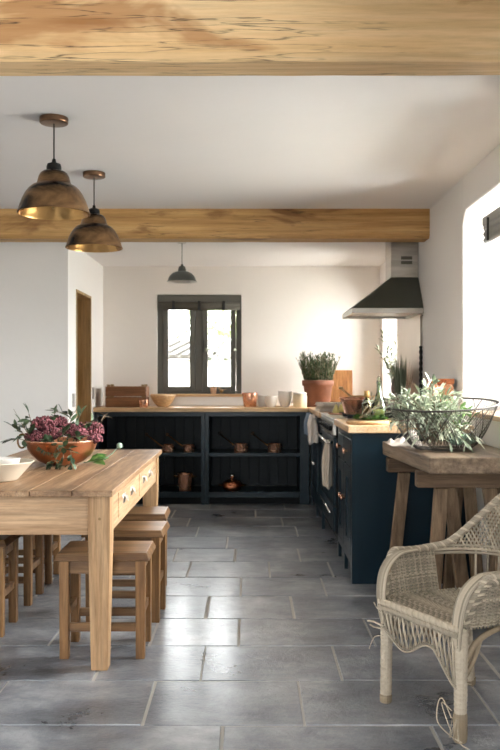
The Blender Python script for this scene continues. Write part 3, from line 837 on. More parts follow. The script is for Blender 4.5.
for pts, n, L in [
    ([(-.10,-.05,0),(-.17,-.07,.06),(-.225,-.08,.10)], 9, .055), ([(-.10,0,.03),(-.15,0,.10),(-.17,.0,.165)], 9, .055), ([(-.12,-.04,.02),(-.2,-.08,.04),(-.24,-.09,.035)], 7, .05),
    ([(.0,.05,.05),(.04,.05,.13),(.03,.05,.16),(-.04,.04,.175)], 9, .05), ([(.02,.05,.05),(.07,.03,.12),(.10,.02,.17)], 8, .045),
    ([(.03,-.12,.03),(.05,-.19,.01),(.055,-.21,-.05),(.045,-.215,-.085)], 16, .042), ([(.0,-.15,.03),(.03,-.195,-.02),(.0,-.21,-.08)], 12, .04), ([(.06,-.14,.03),(.09,-.19,-.03),(.09,-.21,-.08)], 9, .04),
    ([(-.03,-.1,.02),(-.04,-.16,.03)], 9, .05), ([(-.1,-.06,.02),(-.15,-.10,.07),(-.18,-.10,.12)], 10, .055), ([(.02,-.08,.05),(.05,-.12,.09)], 8, .045), ([(.1,.0,.05),(.13,-.05,.11),(.17,-.06,.13)], 8, .042), ([(-.04,-.03,.1),(-.03,-.02,.17)], 7, .04), ([(.06,-.12,.05),(.13,-.15,.06)], 8, .045)]:
    sprig(lm, pts, n, L*1.15, .026, rf); stm.tube(pts, .002, 5)
lm.build('foliage', M['dkgreen'], fa); stm.build('sprig_stem', M['twig'], fa)
pm = MB()
for i in range(40):
    a = rf.uniform(-.9,.5)-PI/2; pm.leaf((-.02+rf.uniform(-.01,.01),-.14,.045+rf.uniform(-.01,.01)), (math.cos(a), -.5, math.sin(a)*.8+.1), .085, .007, (0,-1,.3), .3, rf.random())
pm.build('pine_sprig', M['rosemary'], fa)
sp = MB(); dv = MB()
sprig(dv, [(.14,.0,.03),(.20,-.02,.12),(.235,-.03,.16)], 12, .05, .006, rf)
sp.tube([(.12,0,0),(.19,-.02,.10),(.24,-.03,.165)], .0015, 5).tube([(.0,0,.0),(.03,.02,.13),(.08,.04,.20)], .0015, 5).tube([(-.1,-.02,0),(-.2,-.03,.12),(-.24,-.03,.19)], .001, 5)
sp.build('twig', M['twig'], fa); dv.build('dry_spray', M['twig'], fa)
# sprig lying on table right of the bowl
t = thing('leafy_cutting', 'bright green leafy cutting lying on the table beside the copper bowl', 'cutting', (-.815, 4.42, th+.004))
m_ = MB()
for p, d, L, w_ in [((-.03,0,.01),(1,-.1,.35),.095,.065), ((-.02,.01,.012),(1,.4,.65),.095,.06), ((0,-.02,.008),(.8,-.6,.15),.085,.055), ((.0,0,.02),(1,.2,.3),.08,.055)]:
    m_.leaf(p, d, L, w_, (0,-.35,1), .25, rf.random()*.5)
m_.build('foliage', M['green'], t)
MB().tube([(-.05,0,.006),(.05,.0,.02),(.10,.01,.055),(.13,.01,.09)], .0025, 6).ball((.135,.01,.093), .016, None, 10, 6).build('seed_pod', M['succ'], t, smooth=True)

# white bowls on table
t = thing('serving_bowl', 'ivory ceramic bowl with sloping sides at the table left edge', 'bowl', (-1.115, 3.76, th))
pr = [(0,0),(.082,0),(.088,.006),(.120,.042),(.152,.078),(.157,.082),(.153,.084),(.147,.078),(.114,.044),(.08,.012),(0,.010)]
MB().lathe(pr, 48).build('bowl_body', M['bowlw'], t, smooth=True)
t = thing('small_dish', 'small white dish resting inside the ivory serving bowl', 'dish', (-1.09, 3.78, th+.045))
MB().lathe([(0,0),(.05,0),(.055,.004),(.066,.045),(.068,.05),(.064,.05),(.05,.008),(0,.006)], 36).build('bowl_body', M['whitec'], t, smooth=True)

# ------------------------------------------------------------------ cookware on shelves
def saucepan(x, y, z, r, h, rz, label, hl=.16):
    t = thing('copper_saucepan', label, 'saucepan', (x, y, z), rz, 'copper saucepans on the upper shelf')
    MB().lathe([(0,0),(r*.95,0),(r,.005),(r,h),(r+.003,h+.002),(r-.003,h+.002),(r-.003,.006),(0,.005)], 32).build('pan_body', M['copper'], t, smooth=True)
    hm = MB().tube([(-r, 0, h*.75), (-r-.02, 0, h*.85), (-r-hl, 0, h*.8+.095)], [.007,.006,.0055], 8)
    hm.tube([(-r-hl-.012+.012*math.cos(a), 0, h*.8+.105+.012*math.sin(a)) for a in [2*PI*i/12 for i in range(12)]], .003, 6, closed=True)
    hm.build('handle', M['brassin'], t, smooth=True)
    return t
sh_z = .484
def sx(px, Y): return (px-250)*Y/850
Yp = 8.0
a0 = saucepan(sx(189,Yp), Yp, sh_z, .052, .068, -.35, 'copper saucepan by the middle post on the upper shelf, left bay')
copy_thing(a0, 'small copper saucepan partly hidden behind the table corner, upper shelf', (sx(168,Yp), Yp, sh_z), -.35)
a1 = saucepan(sx(241,Yp), Yp, sh_z, .064, .078, -.5, 'copper saucepan right of the middle post on the upper shelf')
copy_thing(a1, 'copper saucepan farthest right on the upper shelf, beside the corner', (sx(274.5,Yp), Yp, sh_z), -.5)
t = thing('copper_stockpot', 'tall copper stockpot with two brass ears on the lower shelf', 'pot', (sx(185,8.03), 8.03, .119))
MB().lathe([(0,0),(.062,0),(.064,.004),(.070,.15),(.076,.158),(.072,.16),(.066,.15),(.06,.006),(0,.005)], 32).build('pot_body', M['copper'], t, smooth=True)
for s in (-1, 1): MB().tube([(s*.066,-.02,.13),(s*.10,-.018,.135),(s*.105,0,.135),(s*.10,.018,.135),(s*.066,.02,.13)], .006, 8).build('handle', M['brassin'], t, smooth=True)
t = thing('copper_casserole', 'squat lidded copper casserole with side handles on the lower shelf', 'pot', (sx(232,8.05), 8.05, .119))
MB().lathe([(0,0),(.06,0),(.082,.012),(.088,.035),(.088,.06),(0,.06)], 32).build('pot_body', M['copperd'], t, smooth=True)
ld = MB().lathe([(.092,.06),(.092,.066),(.075,.082),(.045,.098),(.015,.104),(0,.105)], 32).build('lid', M['copperd'], t, smooth=True)
MB().lathe([(0,.10),(.01,.104),(.008,.118),(.02,.128),(.02,.145),(.008,.152),(0,.153)], 20).build('knob', M['chrome'], ld, smooth=True)
for s in (-1, 1): MB().tube([(s*.085,-.022,.045),(s*.125,-.02,.05),(s*.13,0,.05),(s*.125,.02,.05),(s*.085,.022,.045)], .006, 8).build('handle', M['brassin'], t, smooth=True)

# ------------------------------------------------------------------ things on the back worktop
WZ = .905
t = thing('wooden_crate', 'reclaimed wooden crate on the back worktop by the corner', 'crate', (sx(127.5,8.15), 8.15, WZ))
w_, d_ = .185, .13
for s in (-1, 1):
    for z0, z1 in ((.004,.092), (.104,.195)): MB().box(-w_, w_, s*d_-.007, s*d_+.007, z0, z1).build('side_board', M['crate'], t, bevel=.002)
    for z0, z1 in ((.004,.095), (.100,.195)): MB().box(s*w_-.007, s*w_+.007, -d_+.008, d_-.008, z0, z1).build('end_board', M['crate'], t, bevel=.002)
    for s2 in (-1, 1): MB().box(s*(w_-.022)-.016, s*(w_-.022)+.016, s2*(d_-.02)-.012, s2*(d_-.02)+.012, .004, .215).build('corner_post', M['oakD'], t, bevel=.002)
MB().box(-w_, w_, -d_, d_, 0, .006).build('base_board', M['crate'], t)
def pot(name, prof, mat, label, cat, x, y, z=WZ, handle=None, hm=None, n=32):
    t = thing(name, label, cat, (x, y, z))
    MB().lathe(prof, n).build(name.split('_')[-1] + '_body', mat, t, smooth=True)
    return t
def vessel(r0, r1, h, th_=.004, mid=None):
    m2 = mid or (r0+r1)/2
    return [(0,0),(r0*.96,0),(r0,.004),(m2,h*.5),(r1,h-.003),(r1-.001,h),(r1-th_,h-.002),(m2-th_,h*.5),(r0-th_,th_+.004),(0,th_+.002)]
pot('copper_cup', vessel(.038,.052,.072), M['copper'], 'small copper cup before the wooden crate', 'cup', sx(143.5,7.98), 7.98)
pot('wooden_bowl', [(0,0),(.05,0),(.055,.006),(.085,.04),(.115,.09),(.122,.115),(.118,.117),(.108,.092),(.078,.045),(.04,.014),(0,.012)], M['turned'], 'pale turned wooden bowl on the worktop under the window', 'bowl', sx(163,8.12), 8.12)
pot('copper_planter', vessel(.058,.078,.135), M['copper'], 'flared copper pot on the worktop right of the window', 'pot', sx(250,8.12), 8.12)
pot('white_beaker', vessel(.045,.055,.11), M['whitec'], 'white beaker standing beside the flared copper pot', 'beaker', sx(262.5,8.22), 8.22)
pot('white_bowl', vessel(.040,.060,.105,mid=.056), M['whitec'], 'rounded white bowl between the beaker and the jug', 'bowl', sx(271,8.06), 8.06)
t = pot('white_jug', vessel(.040,.065,.15,mid=.062), M['whitec'], 'taller white jug beside the cream crock', 'jug', sx(285,8.12), 8.12)
MB().tube([(.058,0,.125),(.095,0,.115),(.098,0,.07),(.055,0,.04)], .007, 8).build('handle', M['whitec'], t, smooth=True)
t = pot('stoneware_crock', [(0,0),(.062,0),(.066,.005),(.068,.10),(.062,.118),(.056,.124)], M['cream'], 'cream stoneware crock before the terracotta pot', 'crock', sx(300,8.03), 8.03)
MB().lathe([(0,.124),(.064,.124),(.066,.128),(.064,.140),(0,.142)], 32).build('lid', M['whitec'], t, smooth=True)
# rosemary
t = thing('potted_rosemary', 'bushy rosemary in a large terracotta pot on the back worktop', 'plant', (sx(318,8.12), 8.12, WZ))
MB().lathe([(0,0),(.105,0),(.11,.004),(.137,.20),(.150,.202),(.153,.250),(.149,.254),(.140,.250),(.128,.205),(.1,.02),(0,.018)], 40).build('terracotta_pot', M['terra'], t, smooth=True)
MB().lathe([(0,.225),(.132,.225),(.132,.22)], 32).build('soil', M['soil'], t)
def needle_bush(n, hgt, base_r, spread, seed, z0, L=.028, dens=46):
    q = random.Random(seed); m_ = MB(); st_ = MB()
    for i in range(n):
        a = q.random()*2*PI; r0 = base_r*math.sqrt(q.random()); hh = hgt*q.uniform(.55, 1.0)
        x0, y0 = r0*math.cos(a), r0*math.sin(a); k = spread*q.uniform(.5,1)*(r0/base_r)
        x1, y1 = x0+k*math.cos(a), y0+k*math.sin(a)
        pts = [(x0,y0,z0), (x0+(x1-x0)*.45, y0+(y1-y0)*.45, z0+hh*.5), (x1+q.uniform(-.01,.01), y1, z0+hh)]
        st_.tube(pts, [.0028,.0022,.0015], 5)
        P = [Vector(p) for p in pts]; tl = q.random()*.6
        for j in range(dens):
            f = .12+.88*j/dens; s = f*2; kk = min(int(s),1); p = P[kk].lerp(P[kk+1], s-kk); b_ = q.random()*2*PI
            m_.leaf(p, (math.cos(b_), math.sin(b_), 1.1), L*q.uniform(.7,1.1), .0062, (0,0,1), -.1, min(1, tl+q.random()*.4))
    return m_, st_
m_, st_ = needle_bush(120, .31, .125, .10, 4, .21, .036, 40)
m_.build('foliage', M['rosemary'], t); st_.build('stem', M['twig'], t)
# chopping boards leaning
t = thing('chopping_board', 'tall brown chopping board leaning on the back wall by the rosemary', 'board', (sx(341,8.38), 8.36, WZ))
MB().box(-.115, .115, -.01, .01, .0, .355, rot(-.12,0,0)).build('board', M['board'], t, bevel=.006, segs=3)
# window sill pieces
SZ = 1.023
t = thing('sill_pot', 'tiny pale terracotta pot of dry flower stems on the window sill', 'pot', (sx(213.5,8.46), 8.455, SZ))
MB().lathe(vessel(.026,.036,.075,.003), 24).build('terracotta_pot', M['terral'], t, smooth=True)
q = random.Random(3); m_ = MB(); fl = MB()
for dx, h_ in ((-.03,.30),(.0,.36),(.05,.42),(-.07,.40),(.22,.40),(.12,.30),(.09,.46)):
    m_.tube([(0,0,.06),(dx*.4,-.005,.06+h_*.5),(dx,-.01,.06+h_*.95)], .0018, 5)
    for i in range(6):
        fl.leaf((dx+q.uniform(-.01,.01),-.01,.06+h_*.95), (q.uniform(-1,1),q.uniform(-.6,.2),q.uniform(-.6,1)), .024, .011, (0,-1,.2), .1, q.random())
m_.build('stem', M['twig'], t); fl.build('flower', M['olive'], t)
t = thing('bird_figurine', 'small dark bird figurine beside the pot on the window sill', 'figurine', (sx(221.5,8.45), 8.445, SZ))
m_ = MB().ball((0,0,.030), .020, None, 14, 8, .5, .85).ball((-.022,0,.052), .011, None, 12, 8)
m_.tube([(-.030,0,.052),(-.042,0,.050)], [.004,.001], 6).tube([(.014,0,.036),(.05,0,.05)], [.010,.004], 8, squash=.5).tube([(-.004,.006,.0),(-.004,.006,.018)], .002, 6).tube([(-.004,-.006,.0),(-.004,-.006,.018)], .002, 6)
m_.build('body', M['label'], t, smooth=True)

# vase with branches in the far side window
t = thing('tall_vase', 'dark slim vase of pale branches on the sill beyond the hood', 'vase', (1.375, 8.02, 1.0))
MB().lathe([(0,0),(.035,0),(.042,.03),(.045,.10),(.032,.16),(.022,.19),(.026,.2),(.022,.2),(.018,.18),(0,.17)], 24).build('vase_body', M['vase'], t, smooth=True)
q = random.Random(9); m_ = MB(); st_ = MB()
for i in range(9):
    e = Vector((q.uniform(-.20,.02), q.uniform(-.25,.10), q.uniform(.30,.70)))
    pts = [(0,0,.17), e*.5+Vector((0,0,.06)), e]
    st_.tube(pts, [.003,.002,.001], 5); sprig(m_, pts, 20, .055, .018, q, (.2,1))
st_.build('branch', M['twig'], t); m_.build('foliage', M['oliveD'], t)
# grassy potted herb before the splashback
t = thing('potted_chives', 'upright green herb pot standing against the steel splashback', 'plant', (1.195, 6.72, .912))
MB().lathe([(0,0),(.05,0),(.062,.11),(.067,.112),(.068,.13),(.06,.13),(.055,.1),(0,.1)], 28).build('terracotta_pot', M['terra'], t, smooth=True)
m_ = MB(); q = random.Random(5)
for i in range(120):
    a = q.random()*2*PI; r0 = .045*math.sqrt(q.random()); L = q.uniform(.22,.37)
    m_.leaf((r0*math.cos(a), r0*math.sin(a), .1), (.28*math.cos(a)*r0/.045, .28*math.sin(a)*r0/.045, 1), L, .006, (math.cos(a),math.sin(a),0), .05, q.random())
m_.build('foliage', M['oliveD'], t)

# ------------------------------------------------------------------ near worktop cluster
CZ = .915
t = thing('round_board', 'round wooden board under the bottles at the near worktop corner', 'board', (.705, 5.05, CZ))
MB().lathe([(0,0),(.125,0),(.132,.006),(.134,.018),(.128,.024),(0,.024)], 40).build('board', M['turned'], t, smooth=True, bevel=.001)
BZ = CZ+.0245
t = thing('moss_ring', 'ring of bright green moss around the bottles on the round board', 'moss', (.715, 5.045, BZ))
m_ = MB(); q = random.Random(2)
for i in range(1100):
    a = q.random()*2*PI; r_ = .055+.045*q.random(); hgt = .030*math.sin(PI*(r_-.045)/.065)*q.uniform(.4,1)
    m_.leaf((r_*math.cos(a), r_*math.sin(a), max(0,hgt-.004)), (q.uniform(-1,1),q.uniform(-1,1),q.uniform(.1,1)), .016, .007, (0,0,1), .2, q.random())
m_.build('moss', M['plastic_green'], t); t['kind'] = 'thing'
def bottle(x, y, z, prof, mat, name, label, cap=None, liquid=None):
    t = thing(name, label, 'bottle', (x, y, z))
    MB().lathe(prof, 28).build('bottle_body', mat, t, smooth=True)
    return t
t = bottle(.768, 5.06, BZ, [(0,.002),(.046,.002),(.052,.008),(.052,.06),(.046,.085),(.026,.130),(.014,.165),(.0125,.215),(.016,.218),(.016,.228),(.012,.228),(.0095,.215),(.011,.165),(.023,.13),(.043,.083),(.049,.06),(.049,.012),(0,.007)], M['bottle'], 'glass_bottle', 'tall pale green glass bottle with a slender neck on the round board')
MB().lathe([(0,.205),(.009,.205),(.0105,.228),(.013,.232),(.012,.25),(0,.262)], 16).build('stopper', M['bottle'], t, smooth=True)
MB().lathe([(0,.010),(.047,.012),(.047,.058),(.044,.062),(0,.062)], 24).build('oil', M['pear'], t, smooth=True)
t = bottle(.690, 5.02, BZ, [(0,.002),(.026,.002),(.030,.007),(.030,.09),(.022,.112),(.012,.125),(.0115,.155),(.0145,.158),(.0145,.168),(.011,.168),(.009,.13),(.019,.108),(.027,.09),(.027,.01),(0,.007)], M['amber'], 'glass_bottle', 'short olive brown glass bottle left of the tall green one')
MB().lathe([(.0148,.135),(.0150,.135),(.0150,.172),(0,.174)], 16).build('foil_cap', M['label'], t, smooth=True)
t = thing('dried_sprigs', 'silvery dried sprigs leaning over the bottles', 'sprigs', (.68, 4.98, BZ+.004))
m_ = MB(); st_ = MB(); q = random.Random(8)
for i in range(10):
    e = Vector((q.uniform(.02,.16), q.uniform(-.02,.03), q.uniform(.06,.15))); s0_ = Vector((q.uniform(-.07,.03), -.02, .012))
    st_.tube([s0_, s0_.lerp(e,.5)+Vector((0,-.01,.01)), e], .0016, 5); sprig(m_, [s0_, s0_.lerp(e,.5), e], 7, .03, .006, q, (.5,1))
st_.build('stem', M['twig'], t); m_.build('foliage', M['oliveD'], t)
# copper preserving pan
t = thing('copper_preserving_pan', 'wide pinkish copper preserving pan standing on the hob', 'pan', (.745, 5.98, CZ+.0175))
MB().lathe([(0,0),(.075,0),(.082,.006),(.110,.112),(.116,.115),(.110,.118),(.104,.110),(.075,.010),(0,.008)], 40).build('pan_body', M['copper'], t, smooth=True)
MB().tube([(-.11,0,.115),(-.125,-.02,.112),(-.13,-.06,.110),(-.11,-.10,.108),(0,-.135,.106),(.11,-.10,.108),(.125,-.02,.112),(.11,0,.115)], .0045, 8, rot(0,0,.15)@T(0,0,0)).build('bail_handle', M['copper'], t, smooth=True)
t = thing('wooden_ladle', 'pale wooden ladle resting across the copper preserving pan', 'ladle', (.765, 5.98, CZ+.0175+.118))
m_ = MB().tube([(.15,0,.006),(.0,0,.007),(-.05,0,.008),(-.09,0,.03),(-.12,0,.062)], [.005,.006,.007,.008,.007], 8)
m_.ball((-.128,0,.066), .016, None, 14, 8, .5, .7); m_.build('ladle_body', M['turned'], t, smooth=True)
t = thing('small_tray', 'little copper tray under two yellow ceramic pears', 'tray', (.600, 6.30, CZ+.0005))
MB().lathe([(0,0),(.075,0),(.085,.012),(.082,.013),(.073,.004),(0,.004)], 32, T(.06,0,0)).build('tray_body', M['copper'], t, smooth=True)
for i, (x, y) in enumerate(((.635, 6.27), (.678, 6.32))):
    t = thing('ceramic_pear', 'pale yellow ceramic pear on the copper tray, ' + ('nearer the worktop edge' if i == 0 else 'nearer the preserving pan'), 'ornament', (x, y, CZ+.0045), 0, 'ceramic pears on the small tray')
    MB().lathe([(0,0),(.016,.001),(.026,.014),(.026,.03),(.017,.048),(.011,.062),(.006,.070),(0,.072)], 20).build('fruit', M['pear'], t, smooth=True)
    MB().tube([(0,0,.07),(.003,0,.085)], .0018, 5).build('stem', M['twig'], t)
t = thing('pink_jug', 'small pink glazed jug between the copper pan and the bottles', 'jug', (.80, 5.55, CZ))
MB().lathe(vessel(.034,.045,.10,mid=.05), 28).build('jug_body', M['candle'], t, smooth=True)
MB().tube([(.043,0,.085),(.075,0,.08),(.075,0,.04),(.045,0,.03)], .005, 8).build('handle', M['candle'], t, smooth=True)
t = thing('frying_pan', 'black frying pan on the hob with its handle toward the aisle', 'pan', (.95, 6.32, .934))
MB().lathe([(0,0),(.09,0),(.115,.035),(.118,.036),(.116,.039),(.088,.006),(0,.005)], 32).build('pan_body', M['iron'], t, smooth=True)
MB().tube([(-.11,.06,.032),(-.17,.10,.06),(-.26,.13,.07)], [.008,.009,.010], 8).build('handle', M['iron'], t, smooth=True)
t = thing('copper_canister', 'square copper canister on the worktop behind the wire basket', 'canister', (1.20, 5.35, CZ))
MB().box(-.068,.068,-.068,.068,0,.235).build('canister_body', M['copper'], t, bevel=.006)
MB().box(-.071,.071,-.071,.071,.235,.268).build('lid', M['copperd'], t, bevel=.005)
# ------------------------------------------------------------------ trestle table
TZ = .83
t = thing('trestle_table', 'weathered grey wooden trestle table under the right window', 'table', (0, 0, 0))
m_ = MB().hexa([(.815,3.86,TZ-.076),(1.28,3.86,TZ-.076),(1.28,4.84,TZ-.076),(.752,4.82,TZ-.076)], [(.813,3.855,TZ),(1.28,3.855,TZ),(1.28,4.84,TZ),(.750,4.83,TZ)])
m_.build('tabletop', M['oldX'], t, bevel=.008, segs=3)
for Yt, xl in ((4.02, .775), (4.66, .74)):
    MB().box(xl+.01, 1.27, Yt-.035, Yt+.035, TZ-.155, TZ-.0775).build('crossbar', M['oldF'], t, bevel=.006)
    for x1, spx, sgn in (((.900, -.07, -1), (.945, .11, 1), (1.125, .09, -1), (1.20, -.04, 1)) if Yt < 4.3 else ((.842, -.09, -1), (1.19, .04, -1), (1.15, -.04, 1))):
        a = .031; x0 = x1+spx; zt = TZ-.157; yo = .10*sgn
        ya, yb_ = Yt+yo, Yt+sgn*.018
        MB().hexa([(x0-a,ya-a*.7,0),(x0+a,ya-a*.7,0),(x0+a,ya+a*.7,0),(x0-a,ya+a*.7,0)],
                  [(x1-a,yb_-a*.7,zt),(x1+a,yb_-a*.7,zt),(x1+a,yb_+a*.7,zt),(x1-a,yb_+a*.7,zt)]).build('leg', M['oldZ'], t, bevel=.004)

# ------------------------------------------------------------------ wire basket with foliage
kx, ky = .975, 4.30
t = thing('wire_basket', 'wide flared wire mesh basket of silvery leaves on the trestle table', 'basket', (kx, ky, TZ))
hb_, r0, r1 = .226, .135, .272
def brad(f): return r0 + (r1-r0)*(f**.62)
def tz(x, y, f): return f*(y*.080 + x*.055)
MB().tube([(r1*math.cos(a), r1*math.sin(a), hb_+tz(r1*math.cos(a), r1*math.sin(a), 1)) for a in [2*PI*i/64 for i in range(64)]], .0045, 8, closed=True).build('rim', M['basketw'], t, smooth=True)
tb = MB()
for i in range(160):
    a = 2*PI*i/160; tb.ball((r1*math.cos(a), r1*math.sin(a), hb_+tz(r1*math.cos(a), r1*math.sin(a), 1)), .0058, None, 5, 4)
tb.build('rim_binding', M['basketw'], t)
mw = MB(); n = 84
for sgn in (-1, 1):
    for i in range(n):
        pts = []
        for j in range(11):
            f = j/10; a = 2*PI*i/n + sgn*f*.55; r_ = brad(f)
            pts.append((r_*math.cos(a), r_*math.sin(a), .004+f*(hb_-.004)+tz(r_*math.cos(a), r_*math.sin(a), f)))
        mw.tube(pts, .0008, 3, cap=False)
mw.build('mesh_wire', M['basketw'], t); 
rib = MB()
for i in range(8):
    a = 2*PI*(i+.3)/8; a2 = a+.5
    rib.tube([(brad(f/8)*math.cos(a+.5*f/8), brad(f/8)*math.sin(a+.5*f/8), .004+f/8*(hb_-.004)+tz(r1*math.cos(a+.5*f/8), r1*math.sin(a+.5*f/8), f/8)) for f in range(9)], .0022, 5)
    rib.tube([(brad(f/8)*math.cos(a-.5*f/8), brad(f/8)*math.sin(a-.5*f/8), .004+f/8*(hb_-.004)+tz(r1*math.cos(a-.5*f/8), r1*math.sin(a-.5*f/8), f/8)) for f in range(9)], .0022, 5)
for rr_ in (.135, .09, .045): rib.tube([(rr_*math.cos(a), rr_*math.sin(a), .004) for a in [2*PI*i/32 for i in range(32)]], .0022, 5, closed=True)
rib.build('rib_wire', M['basketw'], t)
t = thing('olive_cuttings', 'bundle of silver grey olive branches heaped in the wire basket', 'branches', (kx, ky, TZ+.01))
q = random.Random(21); m_ = MB(); st_ = MB()
for i in range(66):
    a = q.uniform(0, 2*PI); rr_ = q.uniform(.0,.08)
    s0_ = Vector((-.04+rr_*math.cos(a), rr_*math.sin(a), q.uniform(.01,.08)))
    dx = q.uniform(-.27, .10); up_ = q.uniform(.16,.34)*(1-abs(dx+.09)*1.3)
    e = Vector((dx, q.uniform(-.13,.13), up_))
    md = s0_.lerp(e,.5)+Vector((0,0,.05))
    st_.tube([s0_, md, e], [.003,.002,.0012], 5); sprig(m_, [s0_, md, e], 15, .060, .015, q, (.0,1), 1.1)
for i in range(7):
    e = Vector((q.uniform(-.36,-.26), q.uniform(-.1,.05), q.uniform(.20,.27))); s0_ = Vector((-.08,-.02,.17)); md = s0_.lerp(e,.5)+Vector((0,0,.05))
    st_.tube([s0_, md, e], .0015, 5); sprig(m_, [s0_, md, e], 14, .055, .013, q, (.1,1), .9)
for i in range(16):
    a = q.uniform(PI*.9, PI*1.75); e = Vector((.20*math.cos(a), .20*math.sin(a), q.uniform(.03,.12))); s0_ = Vector((-.02,-.02,.17))
    st_.tube([s0_, e], .0015, 5); sprig(m_, [s0_, s0_.lerp(e,.5)+Vector((0,0,.02)), e], 11, .055, .013, q, (.1,1), .9)
st_.build('branch', M['twig'], t); m_.build('foliage', M['olive'], t)
t = thing('green_cuttings', 'fresh bright green leaves rising from the right of the wire basket', 'leaves', (kx+.06, ky, TZ+.03))
m_ = MB(); q = random.Random(31); st_ = MB()
for i in range(13):
    e = Vector((q.uniform(-.06,.08), q.uniform(-.09,.06), q.uniform(.06,.235)))
    st_.tube([(0,0,.01), e], .002, 5); sprig(m_, [Vector((0,0,.01)), e*.6+Vector((0,0,.03)), e], 3, .055, .034, q, (.2,1))
st_.build('stem', M['stem'], t); m_.build('foliage', M['green'], t)
for i, (x, y, s_, lb) in enumerate([(.10,-.085,1.15,'pale blue green succulent rosette low in the basket, front right'), (.045,-.125,1.0,'pale succulent rosette at the basket front between leaves and mesh'), (.13,.0,.95,'pale succulent rosette behind the others in the basket')]):
    t = thing('succulent', lb, 'succulent', (kx+x, ky+y, TZ+.03), 0, 'succulents in the wire basket')
    m_ = MB(); q = random.Random(40+i)
    for lay in range(5):
        for j in range(9-lay):
            a = 2*PI*j/(9-lay)+lay*.4; el = .15+lay*.27
            m_.leaf((0,0,.004*lay), (math.cos(a)*math.cos(el), math.sin(a)*math.cos(el), math.sin(el)), .052*s_*(1-.1*lay), .028*s_, (0,0,1), -.25, .2+.15*lay+q.random()*.2)
    m_.build('rosette', M['succ'], t, solid=.002)
t = thing('crumpled_cloth', 'crumpled white cloth on the trestle table under the branches', 'cloth', (.835, 4.58, TZ))
q = random.Random(6)
pk = [(q.uniform(0,1), q.uniform(0,1), q.uniform(.010,.034)) for _ in range(18)]
def cl(u, v):
    z_ = .006 + sum(h_*math.exp(-(((u-a)**2)+((v-b_)**2))/.012) for a, b_, h_ in pk)
    e = min(u, 1-u, v, 1-v); z_ *= min(1, e*6+.05)
    return ((u-.5)*.18, (v-.5)*.24, z_+.002)
MB().grid(cl, 36, 36).build('cloth', M['linenw'], t, smooth=True, solid=.002)
t = thing('pewter_dish', 'shallow grey dish on the trestle table beside the wall', 'dish', (1.225, 4.66, TZ))
MB().lathe([(0,0),(.035,0),(.052,.016),(.054,.018),(.05,.018),(.033,.004),(0,.003)], 28).build('bowl_body', M['tin'], t, smooth=True)

# ------------------------------------------------------------------ wicker chair
FL, FR = Vector((.500, 3.13, 0)), Vector((.690, 2.79, 0))
u_ = (FR-FL).normalized(); bk = Vector((-u_.y, u_.x, 0))       # towards the chair back
mid = (FL+FR)/2
rzc = math.atan2(u_.y, u_.x)
ch_ = thing('wicker_armchair', 'weathered pale wicker armchair with unravelling cane, right foreground', 'chair', (mid.x, mid.y, 0), rzc)
HW = (FR-FL).length/2 + .004
def braid(mb, pts, Rb, r, n=3, turns=30, tint=None, closed=False):
    P = [Vector(p) for p in pts]
    # resample
    L = [0]
    for a, b_ in zip(P[:-1], P[1:]): L.append(L[-1]+(b_-a).length)
    tot = L[-1]; N = max(12, int(turns*8))
    def at(s):
        s = max(0, min(tot, s))
        for i in range(len(L)-1):
            if s <= L[i+1]: return P[i].lerp(P[i+1], (s-L[i])/max(1e-9, L[i+1]-L[i]))
        return P[-1]
    for k_ in range(n):
        out = []
        for i in range(N+1):
            s = tot*i/N; p = at(s); tt = (at(s+.01)-at(s-.01)).normalized()
            a = Vector((0,0,1)) if abs(tt.z) < .95 else Vector((1,0,0))
            uu = (a-tt*a.dot(tt)).normalized(); sd = tt.cross(uu); ph = 2*PI*(i/N*turns + k_/n)
            out.append(p+uu*Rb*math.cos(ph)+sd*Rb*math.sin(ph))
        mb.tube(out, r, 5, tint=R.random() if tint is None else tint)
def smooth_path(ctrl, n=12):
    P = [Vector(p) for p in ctrl]; out = []
    for i in range(len(P)-1):
        p0 = P[max(0,i-1)]; p1 = P[i]; p2 = P[i+1]; p3 = P[min(len(P)-1,i+2)]
        for j in range(n):
            t_ = j/n
            out.append(.5*((2*p1)+(-p0+p2)*t_+(2*p0-5*p1+4*p2-p3)*t_*t_+(-p0+3*p1-3*p2+p3)*t_**3))
    out.append(P[-1]); return out
SH = .375       # seat height
# plan path of the shell, u across (x), depth y: front 0 to back
plan = smooth_path([(-HW,0,0), (-HW-.022,.12,0), (-HW-.020,.26,0), (-HW+.02,.37,0), (-.10,.44,0), (0,.455,0), (.10,.44,0), (HW-.02,.37,0), (HW+.020,.26,0), (HW+.022,.12,0), (HW,0,0)], 10)
PL = [0]
for a, b_ in zip(plan[:-1], plan[1:]): PL.append(PL[-1]+(b_-a).length)
PT = PL[-1]
def pat(f):
    s = max(0, min(1, f))*PT
    for i in range(len(PL)-1):
        if s <= PL[i+1]: return plan[i].lerp(plan[i+1], (s-PL[i])/max(1e-9, PL[i+1]-PL[i]))
    return plan[-1].copy()
def topz(f):
    d = min(f, 1-f)*PT      # distance from the front
    if d < .085: return SH+.015+.150*math.sin(min(1, d/.085)*PI/2)
    if d < .30: return SH+.165-.008*math.sin((d-.085)/.215*PI)
    k_ = (d-.30)/(PT/2-.30); k_ = k_*k_*(3-2*k_)
    return SH+.165+.245*k_
def shell(f, z, lean=.16):
    p = pat(f); d = min(f, 1-f)*PT
    k_ = max(0, min(1, (d-.30)/.15)); h_ = z-SH
    p = p+Vector((p.x*.18*h_/.2, lean*k_*h_, 0)); return Vector((p.x, p.y, z))
